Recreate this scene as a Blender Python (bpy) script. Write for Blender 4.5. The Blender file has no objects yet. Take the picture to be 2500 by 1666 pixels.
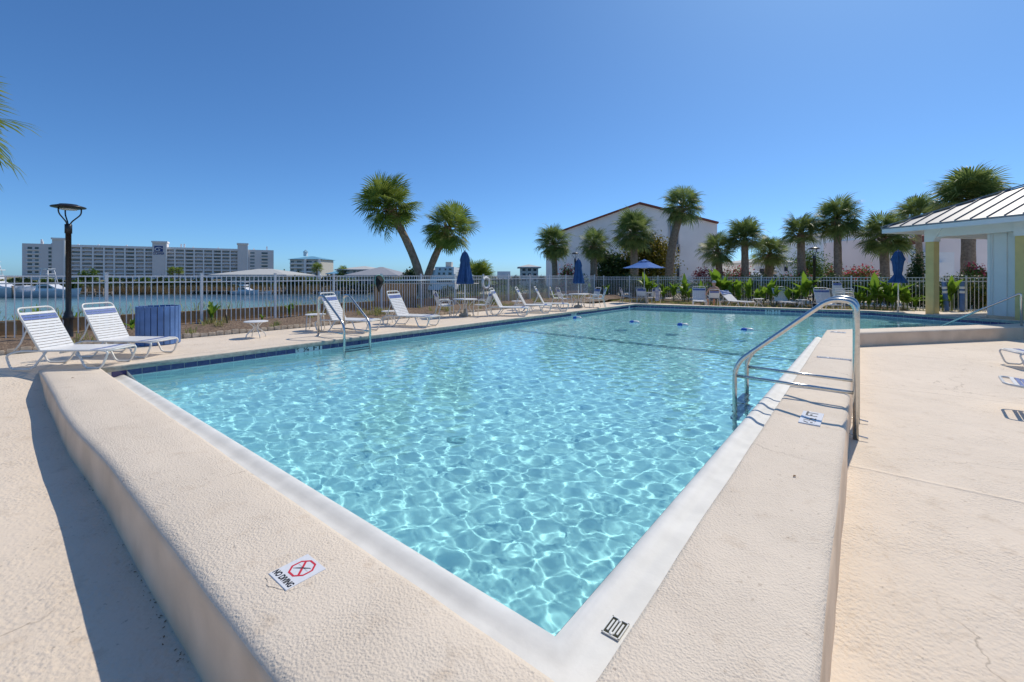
import bpy, bmesh, math, random
import numpy as np
from mathutils import Vector, Matrix, noise as mnoise
R = math.radians
random.seed(7); rng = np.random.default_rng(7)
scene = bpy.context.scene
col = scene.collection

# ------------------------------------------------------------------ camera
H = 1.70                       # eye height above the lower deck
FPX, CX, HY = 1080.6, 1250.0, 673.5   # measured on the 2500 px wide photograph
cam_d = bpy.data.cameras.new('camera'); cam = bpy.data.objects.new('camera', cam_d); col.objects.link(cam)
cam.location = (0, 0, H); cam.rotation_euler = (R(90), 0, 0)
cam_d.sensor_width = 36; cam_d.lens = 36*FPX/2500
cam_d.shift_y = -(833-HY)/2500
cam_d.clip_end = 6000; cam_d.clip_start = .05
scene.camera = cam

# ------------------------------------------------------------------ sky, sun, exposure
SUN_EL, SUN_AZ = 52.0, 43.0    # azimuth clockwise from +Y
w = bpy.data.worlds.new('World'); scene.world = w; w.use_nodes = True
nt = w.node_tree; bg = nt.nodes['Background']
sky = nt.nodes.new('ShaderNodeTexSky'); sky.sky_type = 'NISHITA'; sky.sun_disc = False
sky.sun_elevation = R(SUN_EL); sky.sun_rotation = R(SUN_AZ)
sky.altitude = 0; sky.air_density = 0.6; sky.dust_density = 0.6; sky.ozone_density = 1.0
gm = nt.nodes.new('ShaderNodeGamma'); gm.inputs[1].default_value = .85      # the photograph's tone curve for the whole sky
hs = nt.nodes.new('ShaderNodeHueSaturation'); hs.inputs['Saturation'].default_value = 1.12
tn = nt.nodes.new('ShaderNodeMix'); tn.data_type = 'RGBA'; tn.blend_type = 'MULTIPLY'; tn.inputs['Factor'].default_value = 1; tn.inputs['B'].default_value = (.57, .95, 1.30, 1)
nt.links.new(sky.outputs[0], gm.inputs[0]); nt.links.new(gm.outputs[0], hs.inputs['Color']); nt.links.new(hs.outputs[0], tn.inputs['A'])
nt.links.new(tn.outputs['Result'], bg.inputs[0]); bg.inputs[1].default_value = 0.128
sl = bpy.data.lights.new('sun', 'SUN'); sl.energy = 2.95; sl.angle = R(.53); sl.color = (1, .915, .785)
so = bpy.data.objects.new('sun', sl); col.objects.link(so)
sd = Vector((math.sin(R(SUN_AZ))*math.cos(R(SUN_EL)), math.cos(R(SUN_AZ))*math.cos(R(SUN_EL)), math.sin(R(SUN_EL))))
so.rotation_euler = (-sd).to_track_quat('-Z', 'Y').to_euler(); so.location = sd*60
sl.cycles.is_caustics_light = True
scene.view_settings.view_transform = 'Standard'; scene.view_settings.look = 'None'
scene.view_settings.exposure = 0.22; scene.view_settings.gamma = 1.0
scene.cycles.use_denoising = True
scene.cycles.max_bounces = 9; scene.cycles.diffuse_bounces = 5; scene.cycles.glossy_bounces = 4
scene.cycles.transmission_bounces = 6; scene.cycles.transparent_max_bounces = 8
scene.cycles.sample_clamp_indirect = 6.0

# ------------------------------------------------------------------ placement helpers
UA = R(38.9)
U2 = Vector((math.sin(UA), math.cos(UA))); V2 = Vector((-math.cos(UA), math.sin(UA)))
P0 = Vector((.182, 1.879))            # water corner nearest the eye
def W(u, v, z=0.0):                   # pool frame -> world
    p = P0 + U2*u + V2*v
    return Vector((p.x, p.y, z))
def UVof(p):
    q = Vector((p[0], p[1])) - P0
    return q.dot(U2), q.dot(V2)
def at(px, py, z):                    # point of a horizontal plane seen at a measured place of the photo
    d = FPX*(H-z)/(py-HY)
    return Vector(((px-CX)/FPX*d, d, z))
def ray(px, Y, z=0.0): return Vector(((px-CX)/FPX*Y, Y, z))
def zof(py, Y): return H-(py-HY)/FPX*Y
UZ = -UA + R(90) - R(0)               # rotation about z that turns +x into the u direction
UZ = math.atan2(U2.y, U2.x); VZ = math.atan2(V2.y, V2.x)

# ------------------------------------------------------------------ materials
def nn(t, kind, **k):
    n = t.nodes.new(kind)
    for a, b in k.items(): setattr(n, a, b)
    return n
def base_mat(name):
    m = bpy.data.materials.new(name); m.use_nodes = True
    t = m.node_tree; return m, t, t.nodes['Principled BSDF']
def lin(c): return tuple(c) if len(c) == 4 else (c[0], c[1], c[2], 1)
def M(name, c, rough=.5, metal=0, var=0, vs=3.0, c2=None, bump=0, bs=40.0, bd=.01, spec=.5, detail=4, pos=True, coat=0, trans=0):
    m, t, b = base_mat(name)
    b.inputs['Roughness'].default_value = rough; b.inputs['Metallic'].default_value = metal
    b.inputs['Specular IOR Level'].default_value = spec
    if coat: b.inputs['Coat Weight'].default_value = coat
    if trans: b.inputs['Transmission Weight'].default_value = trans
    b.inputs['Base Color'].default_value = lin(c)
    if var or c2 or bump:
        if pos:
            g = nn(t, 'ShaderNodeNewGeometry'); vec = g.outputs['Position']
        else:
            g = nn(t, 'ShaderNodeTexCoord'); vec = g.outputs['Object']
    if var or c2:
        n = nn(t, 'ShaderNodeTexNoise'); n.inputs['Scale'].default_value = vs; n.inputs['Detail'].default_value = detail
        t.links.new(vec, n.inputs['Vector'])
        r = nn(t, 'ShaderNodeValToRGB'); r.color_ramp.elements[0].position = .35; r.color_ramp.elements[1].position = .65
        a = c2 if c2 else [x*(1-var) for x in c]; bb = c if c2 else [min(1, x*(1+var)) for x in c]
        r.color_ramp.elements[0].color = lin(a); r.color_ramp.elements[1].color = lin(bb)
        t.links.new(n.outputs['Fac'], r.inputs[0]); t.links.new(r.outputs[0], b.inputs['Base Color'])
    if bump:
        n2 = nn(t, 'ShaderNodeTexNoise'); n2.inputs['Scale'].default_value = bs; n2.inputs['Detail'].default_value = 4
        t.links.new(vec, n2.inputs['Vector'])
        bp = nn(t, 'ShaderNodeBump'); bp.inputs['Strength'].default_value = bump; bp.inputs['Distance'].default_value = bd
        t.links.new(n2.outputs['Fac'], bp.inputs['Height']); t.links.new(bp.outputs[0], b.inputs['Normal'])
    return m
def leaf_mat(name, c, c2, vs=2.5, transl=.35, rough=.45, spec=.4):
    m, t, b = base_mat(name)
    g = nn(t, 'ShaderNodeNewGeometry')
    n = nn(t, 'ShaderNodeTexNoise'); n.inputs['Scale'].default_value = vs; n.inputs['Detail'].default_value = 3
    t.links.new(g.outputs['Position'], n.inputs['Vector'])
    mixf = nn(t, 'ShaderNodeMath', operation='ADD'); mul = nn(t, 'ShaderNodeMath', operation='MULTIPLY'); mul.inputs[1].default_value = .5
    t.links.new(g.outputs['Random Per Island'], mul.inputs[0])
    m2 = nn(t, 'ShaderNodeMath', operation='MULTIPLY'); m2.inputs[1].default_value = .55
    t.links.new(n.outputs['Fac'], m2.inputs[0]); t.links.new(mul.outputs[0], mixf.inputs[0]); t.links.new(m2.outputs[0], mixf.inputs[1])
    r = nn(t, 'ShaderNodeValToRGB'); r.color_ramp.elements[0].position = .2; r.color_ramp.elements[1].position = .85
    r.color_ramp.elements[0].color = lin(c); r.color_ramp.elements[1].color = lin(c2)
    t.links.new(mixf.outputs[0], r.inputs[0]); t.links.new(r.outputs[0], b.inputs['Base Color'])
    b.inputs['Roughness'].default_value = rough; b.inputs['Specular IOR Level'].default_value = spec
    tr = nn(t, 'ShaderNodeBsdfTranslucent'); t.links.new(r.outputs[0], tr.inputs[0])
    ms = nn(t, 'ShaderNodeMixShader'); ms.inputs[0].default_value = transl
    out = t.nodes['Material Output']
    t.links.new(b.outputs[0], ms.inputs[1]); t.links.new(tr.outputs[0], ms.inputs[2]); t.links.new(ms.outputs[0], out.inputs[0])
    return m
def deck_mat(name, c, cdark, bump=.5, bs=55., bd=.006, joints=True, spots=True):
    m, t, b = base_mat(name); b.inputs['Roughness'].default_value = .72; b.inputs['Specular IOR Level'].default_value = .35
    g = nn(t, 'ShaderNodeNewGeometry'); P = g.outputs['Position']
    def noi(s, d=4, rough=.55):
        n = nn(t, 'ShaderNodeTexNoise'); n.inputs['Scale'].default_value = s; n.inputs['Detail'].default_value = d
        n.inputs['Roughness'].default_value = rough; t.links.new(P, n.inputs['Vector']); return n.outputs['Fac']
    def ramp(f, a, b_, ca, cb):
        r = nn(t, 'ShaderNodeValToRGB'); e = r.color_ramp.elements
        e[0].position = a; e[1].position = b_; e[0].color = lin(ca); e[1].color = lin(cb); t.links.new(f, r.inputs[0]); return r.outputs[0]
    big = ramp(noi(.55, 5), .3, .7, [x*.93 for x in c], [min(1, x*1.03) for x in c])
    med = ramp(noi(5.5, 6, .7), .56, .78, (0, 0, 0), (1, 1, 1))
    mx = nn(t, 'ShaderNodeMix', data_type='RGBA'); mx.inputs['B'].default_value = lin(cdark)
    sc = nn(t, 'ShaderNodeMath', operation='MULTIPLY'); sc.inputs[1].default_value = .62
    t.links.new(med, sc.inputs[0]); t.links.new(sc.outputs[0], mx.inputs['Factor']); t.links.new(big, mx.inputs['A'])
    outc = mx.outputs['Result']
    if spots:
        sp = ramp(noi(30, 3), .665, .74, (0, 0, 0), (1, 1, 1))
        m2 = nn(t, 'ShaderNodeMix', data_type='RGBA'); m2.inputs['B'].default_value = lin([x*.55 for x in cdark])
        s2 = nn(t, 'ShaderNodeMath', operation='MULTIPLY'); s2.inputs[1].default_value = .5
        t.links.new(sp, s2.inputs[0]); t.links.new(s2.outputs[0], m2.inputs['Factor']); t.links.new(outc, m2.inputs['A']); outc = m2.outputs['Result']
    # hairline cracks, only here and there
    wp = nn(t, 'ShaderNodeVectorMath', operation='ADD'); nv3 = nn(t, 'ShaderNodeTexNoise'); nv3.inputs['Scale'].default_value = 2.6; nv3.inputs['Detail'].default_value = 5; t.links.new(P, nv3.inputs['Vector'])
    sc3 = nn(t, 'ShaderNodeVectorMath', operation='SCALE'); sc3.inputs['Scale'].default_value = .5; t.links.new(nv3.outputs['Color'], sc3.inputs[0]); t.links.new(P, wp.inputs[0]); t.links.new(sc3.outputs[0], wp.inputs[1])
    ck = nn(t, 'ShaderNodeTexVoronoi', feature='DISTANCE_TO_EDGE'); ck.inputs['Scale'].default_value = .42; t.links.new(wp.outputs[0], ck.inputs['Vector'])
    cr = ramp(ck.outputs['Distance'], .0012, .0035, (1, 1, 1), (0, 0, 0)); cm = ramp(noi(.8, 3), .48, .60, (0, 0, 0), (1, 1, 1))
    cf = nn(t, 'ShaderNodeMath', operation='MULTIPLY'); t.links.new(cr, cf.inputs[0]); t.links.new(cm, cf.inputs[1])
    cf2 = nn(t, 'ShaderNodeMath', operation='MULTIPLY'); cf2.inputs[1].default_value = .55; t.links.new(cf.outputs[0], cf2.inputs[0])
    m4 = nn(t, 'ShaderNodeMix', data_type='RGBA'); m4.inputs['B'].default_value = lin([x*.5 for x in cdark]); t.links.new(cf2.outputs[0], m4.inputs['Factor']); t.links.new(outc, m4.inputs['A']); outc = m4.outputs['Result']
    # broad water marks
    wm_ = ramp(noi(1.7, 7, .62), .52, .66, (0, 0, 0), (1, 1, 1)); wf = nn(t, 'ShaderNodeMath', operation='MULTIPLY'); wf.inputs[1].default_value = .22; t.links.new(wm_, wf.inputs[0])
    m5 = nn(t, 'ShaderNodeMix', data_type='RGBA'); m5.inputs['B'].default_value = lin([c[0]*.80, c[1]*.78, c[2]*.76]); t.links.new(wf.outputs[0], m5.inputs['Factor']); t.links.new(outc, m5.inputs['A']); outc = m5.outputs['Result']
    t.links.new(outc, b.inputs['Base Color'])
    a = nn(t, 'ShaderNodeTexVoronoi', feature='SMOOTH_F1'); a.inputs['Scale'].default_value = bs*.9; t.links.new(P, a.inputs['Vector'])
    ad = nn(t, 'ShaderNodeMath', operation='ADD'); t.links.new(noi(bs, 5, .65), ad.inputs[0]); t.links.new(a.outputs['Distance'], ad.inputs[1])
    mk = nn(t, 'ShaderNodeMapRange'); mk.inputs['From Min'].default_value = .35; mk.inputs['From Max'].default_value = .62; mk.inputs['To Min'].default_value = .22 if joints else .55
    t.links.new(noi(1.9 if joints else 3.2, 5, .6), mk.inputs['Value'])     # trowelled smooth in places, rough in others
    mh = nn(t, 'ShaderNodeMath', operation='MULTIPLY'); t.links.new(ad.outputs[0], mh.inputs[0]); t.links.new(mk.outputs[0], mh.inputs[1]); hh = mh.outputs[0]
    bp = nn(t, 'ShaderNodeBump'); bp.inputs['Strength'].default_value = bump; bp.inputs['Distance'].default_value = bd
    t.links.new(hh, bp.inputs['Height']); last = bp
    if joints:   # saw-cut joints across the slab, 3.8 m apart along the pool
        dp = nn(t, 'ShaderNodeVectorMath', operation='DOT_PRODUCT'); dp.inputs[1].default_value = (U2.x, U2.y, 0); t.links.new(P, dp.inputs[0])
        o = nn(t, 'ShaderNodeMath', operation='SUBTRACT'); o.inputs[1].default_value = P0.dot(U2)+3.48-1.9; t.links.new(dp.outputs['Value'], o.inputs[0])
        wv = nn(t, 'ShaderNodeMath', operation='ADD'); nz = noi(2.2, 3); mm = nn(t, 'ShaderNodeMath', operation='MULTIPLY'); mm.inputs[1].default_value = .05
        t.links.new(nz, mm.inputs[0]); t.links.new(o.outputs[0], wv.inputs[0]); t.links.new(mm.outputs[0], wv.inputs[1])
        md = nn(t, 'ShaderNodeMath', operation='PINGPONG'); md.inputs[1].default_value = 1.9; t.links.new(wv.outputs[0], md.inputs[0])
        gt = nn(t, 'ShaderNodeMapRange'); gt.inputs['From Min'].default_value = 1.865; gt.inputs['From Max'].default_value = 1.9
        t.links.new(md.outputs[0], gt.inputs['Value'])
        b2 = nn(t, 'ShaderNodeBump'); b2.inputs['Strength'].default_value = .8; b2.inputs['Distance'].default_value = .012
        t.links.new(gt.outputs[0], b2.inputs['Height']); t.links.new(bp.outputs[0], b2.inputs['Normal']); last = b2
    t.links.new(last.outputs[0], b.inputs['Normal'])
    return m

MAT = {}
MAT['deck'] = deck_mat('deck_coating', (.775, .655, .52), (.46, .345, .235), bump=.75, bs=48, bd=.011)
MAT['curb'] = deck_mat('curb_texture', (.775, .66, .525), (.52, .39, .27), bump=.65, bs=105, bd=.009, joints=False)
MAT['curbwall'] = M('curb_wall_paint', (.84, .625, .43), rough=.75, c2=(.70, .51, .34), vs=2.6, bump=.25, bs=70, bd=.006)
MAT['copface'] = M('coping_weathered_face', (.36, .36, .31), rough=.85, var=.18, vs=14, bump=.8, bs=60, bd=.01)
MAT['gutter'] = M('gutter_plaster', (.70, .69, .65), rough=.6, var=.07, vs=5, bump=.18, bs=45, bd=.004)
MAT['grout'] = M('white_grout', (.62, .62, .62), rough=.7, var=.1, vs=30)
MAT['tile'] = M('cobalt_tile', (.030, .034, .145), rough=.12, var=.35, vs=25, c2=(.055, .05, .17), coat=.3)
MAT['tilew'] = M('white_tile', (.66, .67, .68), rough=.25, var=.05, vs=30)
MAT['basin'] = M('pool_plaster', (.66, .80, .82), rough=.8, var=.05, vs=2.0, spec=.2)
MAT['bline'] = M('pool_dark_line', (.20, .33, .40), rough=.6)
MAT['fdrain'] = M('floor_drain_cover', (.36, .52, .56), rough=.7)
MAT['steel'] = M('stainless', (.62, .61, .58), rough=.24, metal=1, var=.06, vs=30, pos=False)
MAT['white'] = M('white_powder_coat', (.74, .72, .67), rough=.35, var=.03, vs=10, pos=False)
MAT['strap'] = M('white_vinyl_strap', (.76, .75, .73), rough=.42, var=.04, vs=20)
MAT['bstrap'] = M('blue_vinyl_strap', (.105, .16, .39), rough=.42, var=.10, vs=20)
MAT['black'] = M('black_metal', (.016, .016, .018), rough=.38, var=.2, vs=12, bump=.15, bs=80, bd=.003)
MAT['lens'] = M('lamp_lens', (.6, .6, .58), rough=.3)
MAT['canbl'] = M('blue_slat', (.10, .20, .43), rough=.5, var=.14, vs=4, bump=.2, bs=50, bd=.003)
MAT['candk'] = M('can_liner', (.01, .012, .016), rough=.7)
MAT['canvas'] = M('blue_canvas', (.036, .092, .23), rough=.8, var=.12, vs=6, bump=.3, bs=30, bd=.01, spec=.2)
MAT['canvas2'] = M('open_blue_canvas', (.05, .16, .45), rough=.8, var=.06, vs=6, spec=.2)
MAT['fence'] = M('fence_coat', (.72, .73, .74), rough=.4, var=.03, vs=6)
MAT['soil'] = M('mulch', (.27, .19, .13), rough=.95, c2=(.12, .08, .055), vs=18, bump=1, bs=30, bd=.04)
MAT['edge'] = M('concrete_edging', (.56, .47, .36), rough=.9, var=.25, vs=9, bump=.5, bs=40, bd=.01)
MAT['grass'] = M('lawn', (.13, .19, .055), rough=.9, c2=(.24, .22, .12), vs=6, bump=1, bs=40, bd=.05)
MAT['board'] = M('bulkhead_boards', (.42, .26, .125), rough=.85, c2=(.32, .19, .09), vs=3, bump=.4, bs=25, bd=.01)
MAT['stucco'] = M('grey_stucco', (.90, .86, .82), rough=.9, var=.06, vs=.5, bump=.2, bs=12, bd=.02)
MAT['stucco2'] = M('pale_blue_stucco', (.84, .88, .90), rough=.9, var=.04, vs=.5)
MAT['stucco3'] = M('pinkish_stucco', (.90, .79, .74), rough=.9, var=.04, vs=.5)
MAT['oce'] = M('tower_stucco', (.70, .67, .66), rough=.9, var=.03, vs=.1)
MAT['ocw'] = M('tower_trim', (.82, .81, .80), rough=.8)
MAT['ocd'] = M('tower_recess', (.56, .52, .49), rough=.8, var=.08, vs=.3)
MAT['glass'] = M('window_glass', (.03, .04, .05), rough=.08, spec=.8)
MAT['glass2'] = M('pale_window_glass', (.16, .18, .2), rough=.1, spec=.8)
MAT['redtrim'] = M('red_roof_trim', (.22, .065, .045), rough=.7, var=.2, vs=4)
MAT['roofm'] = M('metal_roof', (.27, .275, .285), rough=.5, metal=.25, var=.03, vs=2)
MAT['roofg'] = M('grey_shingle', (.30, .31, .34), rough=.9, var=.08, vs=2)
MAT['roofl'] = M('light_shingle', (.50, .50, .48), rough=.9, var=.06, vs=2)
MAT['roofb'] = M('blue_roof', (.15, .36, .50), rough=.5, var=.06, vs=.3)
MAT['trimw'] = M('white_trim_paint', (.80, .80, .79), rough=.5, var=.02, vs=3)
MAT['siding'] = M('white_siding', (.80, .79, .76), rough=.6, var=.02, vs=3)
MAT['khaki'] = M('khaki_paint', (.72, .54, .21), rough=.6, var=.05, vs=4)
MAT['cream'] = M('cream_wall', (.60, .57, .50), rough=.85, var=.04, vs=.5)
MAT['sand'] = M('sandy_shore', (.34, .26, .16), rough=.95, c2=(.12, .13, .05), vs=.25, bump=.6, bs=2, bd=.3)
MAT['hullw'] = M('white_gelcoat', (.78, .78, .79), rough=.25, coat=.3)
MAT['hulln'] = M('navy_gelcoat', (.03, .04, .11), rough=.25, coat=.3)
MAT['wood'] = M('dock_wood', (.25, .2, .15), rough=.9, var=.2, vs=4)
MAT['float_b'] = M('blue_float', (.04, .14, .55), rough=.35)
MAT['float_w'] = M('white_float', (.78, .78, .76), rough=.35)
MAT['trunk'] = M('palm_bark', (.36, .27, .19), rough=.95, c2=(.22, .16, .11), vs=9, bump=.9, bs=22, bd=.03)
MAT['boot'] = M('palm_boots', (.36, .25, .15), rough=.95, c2=(.22, .14, .08), vs=8)
MAT['frond'] = leaf_mat('palm_frond', (.085, .15, .022), (.32, .38, .075), vs=1.2, transl=.48, rough=.5, spec=.3)
MAT['frond2'] = leaf_mat('palm_frond_dark', (.080, .14, .035), (.30, .36, .11), vs=1.2, transl=.46, rough=.48, spec=.35)
MAT['banana'] = leaf_mat('banana_leaf', (.09, .20, .018), (.26, .40, .04), vs=2, transl=.5)
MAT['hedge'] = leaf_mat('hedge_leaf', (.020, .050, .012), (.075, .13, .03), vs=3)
MAT['bushg'] = leaf_mat('bush_leaf', (.05, .11, .015), (.18, .27, .045), vs=3)
MAT['bushy'] = leaf_mat('yellow_leaf', (.16, .17, .012), (.42, .36, .03), vs=3)
MAT['busho'] = leaf_mat('amber_leaf', (.06, .085, .012), (.34, .26, .025), vs=3)
MAT['flower'] = leaf_mat('red_flower', (.50, .04, .08), (.75, .17, .18), vs=5, transl=.3)
MAT['flowerd'] = leaf_mat('dark_red_leaf', (.13, .02, .025), (.36, .05, .06), vs=5, transl=.3)
MAT['grassb'] = leaf_mat('grass_blade', (.20, .24, .06), (.55, .52, .20), vs=6, transl=.35)
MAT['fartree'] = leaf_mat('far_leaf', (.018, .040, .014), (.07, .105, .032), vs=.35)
MAT['stem'] = M('green_stem', (.20, .24, .08), rough=.7, var=.15, vs=8)
MAT['bark'] = M('bark', (.16, .12, .09), rough=.95, var=.2, vs=8)
MAT['skin'] = M('skin', (.50, .27, .18), rough=.55, var=.05, vs=10)
MAT['cap'] = M('cap_cloth', (.36, .42, .48), rough=.9)
MAT['shorts'] = M('shorts_cloth', (.05, .06, .10), rough=.9)
MAT['bike'] = M('pale_rubber', (.82, .82, .80), rough=.5)
MAT['netg'] = M('green_hoop', (.22, .52, .42), rough=.4)
MAT['netd'] = M('dark_mesh', (.02, .025, .025), rough=.9)
MAT['poleb'] = M('pale_blue_pole', (.52, .68, .76), rough=.3)
MAT['signw'] = M('sign_white', (.74, .74, .75), rough=.35, var=.03, vs=60)
MAT['signk'] = M('sign_black', (.016, .017, .022), rough=.5)
MAT['signr'] = M('sign_red', (.62, .03, .045), rough=.4)
MAT['signb'] = M('sign_blue', (.02, .06, .22), rough=.5)
MAT['drainw'] = M('drain_plastic', (.70, .71, .68), rough=.45)
MAT['draink'] = M('drain_dark', (.04, .04, .02), rough=.9)
MAT['tan'] = M('tan_tabletop', (.42, .36, .27), rough=.6, var=.05, vs=8)
MAT['dryleaf'] = M('dry_leaf', (.20, .10, .03), rough=.8)
MAT['stainless_tread'] = M('dark_tread', (.10, .12, .16), rough=.5)
MAT['paver'] = M('sand_paver', (.66, .58, .48), rough=.85, var=.1, vs=3)

# water with real ripples (geometry) and refraction
def water_mat():
    m, t, b = base_mat('pool_water')
    b.inputs['Base Color'].default_value = (.52, .94, .965, 1); b.inputs['Roughness'].default_value = 0.0
    b.inputs['IOR'].default_value = 1.33; b.inputs['Transmission Weight'].default_value = 1.0
    b.inputs['Specular IOR Level'].default_value = .5
    return m
MAT['water'] = water_mat()
def bay_mat():
    m, t, b = base_mat('bay_water'); b.inputs['Roughness'].default_value = .22; b.inputs['Specular IOR Level'].default_value = .28
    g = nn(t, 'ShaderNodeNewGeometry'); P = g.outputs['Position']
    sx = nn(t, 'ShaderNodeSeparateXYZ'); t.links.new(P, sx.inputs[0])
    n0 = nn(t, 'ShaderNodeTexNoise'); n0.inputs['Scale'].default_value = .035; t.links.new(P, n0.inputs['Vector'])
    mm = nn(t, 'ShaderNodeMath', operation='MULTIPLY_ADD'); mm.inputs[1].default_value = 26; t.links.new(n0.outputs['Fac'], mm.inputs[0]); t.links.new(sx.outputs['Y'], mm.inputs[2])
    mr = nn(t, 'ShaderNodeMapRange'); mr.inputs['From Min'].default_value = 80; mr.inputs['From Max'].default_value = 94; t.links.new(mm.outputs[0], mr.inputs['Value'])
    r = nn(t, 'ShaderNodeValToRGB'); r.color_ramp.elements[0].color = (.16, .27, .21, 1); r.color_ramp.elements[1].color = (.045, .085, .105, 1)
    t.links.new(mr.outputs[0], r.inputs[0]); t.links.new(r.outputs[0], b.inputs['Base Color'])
    mp = nn(t, 'ShaderNodeMapping'); mp.inputs['Scale'].default_value = (1, 2.5, 1); t.links.new(P, mp.inputs[0])
    n1 = nn(t, 'ShaderNodeTexNoise'); n1.inputs['Scale'].default_value = 1.6; n1.inputs['Detail'].default_value = 4; t.links.new(mp.outputs[0], n1.inputs['Vector'])
    bp = nn(t, 'ShaderNodeBump'); bp.inputs['Strength'].default_value = .55; bp.inputs['Distance'].default_value = .12
    t.links.new(n1.outputs['Fac'], bp.inputs['Height']); t.links.new(bp.outputs[0], b.inputs['Normal'])
    return m
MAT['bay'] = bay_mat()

# ------------------------------------------------------------------ mesh builder
def fillet(pts, r, n=5):
    pts = [Vector(p) for p in pts]; out = [pts[0]]
    for i in range(1, len(pts)-1):
        a, b, c = pts[i-1], pts[i], pts[i+1]
        d1 = (a-b); d2 = (c-b); rr = min(r, d1.length*.48, d2.length*.48)
        p = b+d1.normalized()*rr; q = b+d2.normalized()*rr
        for k in range(n+1):
            s = k/n; out.append(p*(1-s)**2+b*2*s*(1-s)+q*s*s)
    out.append(pts[-1]); return out
class MB:
    def __init__(s): s.v = []; s.f = []; s.mi = []; s.sm = []
    def add(s, vs, fs, mi=0, sm=False):
        o = len(s.v); s.v += [tuple(p) for p in vs]
        for f in fs: s.f.append(tuple(i+o for i in f)); s.mi.append(mi); s.sm.append(sm)
        return s
    def box(s, c, d, rz=0, mi=0, M_=None):
        hx, hy, hz = d[0]/2, d[1]/2, d[2]/2; ca, sa = math.cos(rz), math.sin(rz); vs = []
        for x in (-hx, hx):
            for y in (-hy, hy):
                for z in (-hz, hz):
                    if M_ is not None: p = M_ @ Vector((x, y, z)); vs.append((p.x+c[0], p.y+c[1], p.z+c[2]))
                    else: vs.append((c[0]+x*ca-y*sa, c[1]+x*sa+y*ca, c[2]+z))
        return s.add(vs, [(0, 1, 3, 2), (4, 6, 7, 5), (0, 4, 5, 1), (2, 3, 7, 6), (0, 2, 6, 4), (1, 5, 7, 3)], mi)
    def bar(s, a, b, w_, t_, up=(0, 0, 1), mi=0):     # rectangular bar from a to b
        a, b = Vector(a), Vector(b); d = (b-a); L = d.length; d.normalize()
        x = d.cross(Vector(up)); x = x.normalized() if x.length > 1e-4 else Vector((1, 0, 0)); y = x.cross(d)
        vs = []
        for p in (a, b):
            for (i, j) in ((-1, -1), (1, -1), (1, 1), (-1, 1)): vs.append(p+x*i*w_/2+y*j*t_/2)
        return s.add(vs, [(0, 1, 2, 3), (7, 6, 5, 4), (0, 4, 5, 1), (1, 5, 6, 2), (2, 6, 7, 3), (3, 7, 4, 0)], mi)
    def tube(s, path, r, n=8, mi=0, cap=True, closed=False):
        P = [Vector(p) for p in path]; N = len(P)
        rs = r if isinstance(r, (list, tuple)) else [r]*N
        tang = []
        for i in range(N):
            if closed: d = P[(i+1) % N]-P[i-1]
            else: d = P[min(i+1, N-1)]-P[max(i-1, 0)]
            tang.append(d.normalized())
        ref = Vector((0, 0, 1)) if abs(tang[0].z) < .9 else Vector((1, 0, 0))
        x = tang[0].cross(ref).normalized(); vs = []
        for i in range(N):
            x = (x - tang[i]*x.dot(tang[i])); x = x.normalized(); y = tang[i].cross(x)
            for k in range(n):
                a = 2*math.pi*k/n; vs.append(P[i]+(x*math.cos(a)+y*math.sin(a))*rs[i])
        fs = []
        for i in range(N if closed else N-1):
            j = (i+1) % N
            for k in range(n): fs.append((i*n+k, i*n+(k+1) % n, j*n+(k+1) % n, j*n+k))
        if cap and not closed: fs += [tuple(range(n-1, -1, -1)), tuple((N-1)*n+k for k in range(n))]
        return s.add(vs, fs, mi, True)
    def lathe(s, prof, n=20, c=(0, 0, 0), mi=0, sm=True, mod=None):
        vs = []
        for (r, z) in prof:
            for k in range(n):
                a = 2*math.pi*k/n; rr = r*(mod(a, z) if mod else 1)
                vs.append((c[0]+rr*math.cos(a), c[1]+rr*math.sin(a), c[2]+z))
        fs = []
        for i in range(len(prof)-1):
            for k in range(n): fs.append((i*n+k, i*n+(k+1) % n, (i+1)*n+(k+1) % n, (i+1)*n+k))
        if prof[0][0] > 1e-4: fs.append(tuple(range(n-1, -1, -1)))
        if prof[-1][0] > 1e-4: fs.append(tuple((len(prof)-1)*n+k for k in range(n)))
        return s.add(vs, fs, mi, sm)
    def prism(s, poly, z0, z1, mi=0):
        n = len(poly); vs = [(p[0], p[1], z0) for p in poly]+[(p[0], p[1], z1) for p in poly]
        fs = [tuple(range(n-1, -1, -1)), tuple(range(n, 2*n))]+[(i, (i+1) % n, n+(i+1) % n, n+i) for i in range(n)]
        return s.add(vs, fs, mi)
    def mesh(s, name, mats):
        me = bpy.data.meshes.new(name); me.from_pydata(s.v, [], s.f); 
        for m in (mats if isinstance(mats, (list, tuple)) else [mats]): me.materials.append(MAT[m] if isinstance(m, str) else m)
        me.polygons.foreach_set('material_index', s.mi); me.polygons.foreach_set('use_smooth', s.sm)
        me.update(); return me
    def build(s, name, mats, parent=None, bevel=0, rec=True):
        me = s.mesh(name, mats)
        if rec:
            bm = bmesh.new(); bm.from_mesh(me); bmesh.ops.recalc_face_normals(bm, faces=bm.faces)
            if bevel: bmesh.ops.bevel(bm, geom=bm.edges[:], offset=bevel, segments=1, affect='EDGES')
            bm.to_mesh(me); bm.free()
        return put(name, me, parent)
def put(name, me, parent=None, loc=None, rot=None, scale=None):
    o = bpy.data.objects.new(name, me); col.objects.link(o)
    if parent is not None: o.parent = parent
    if loc is not None: o.location = loc
    if rot is not None: o.rotation_euler = rot
    if scale is not None: o.scale = scale if not isinstance(scale, (int, float)) else (scale,)*3
    return o
def tag(o, label=None, cat=None, group=None, kind=None):
    if label: o['label'] = label
    if cat: o['category'] = cat
    if group: o['group'] = group
    if kind: o['kind'] = kind
    return o
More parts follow.
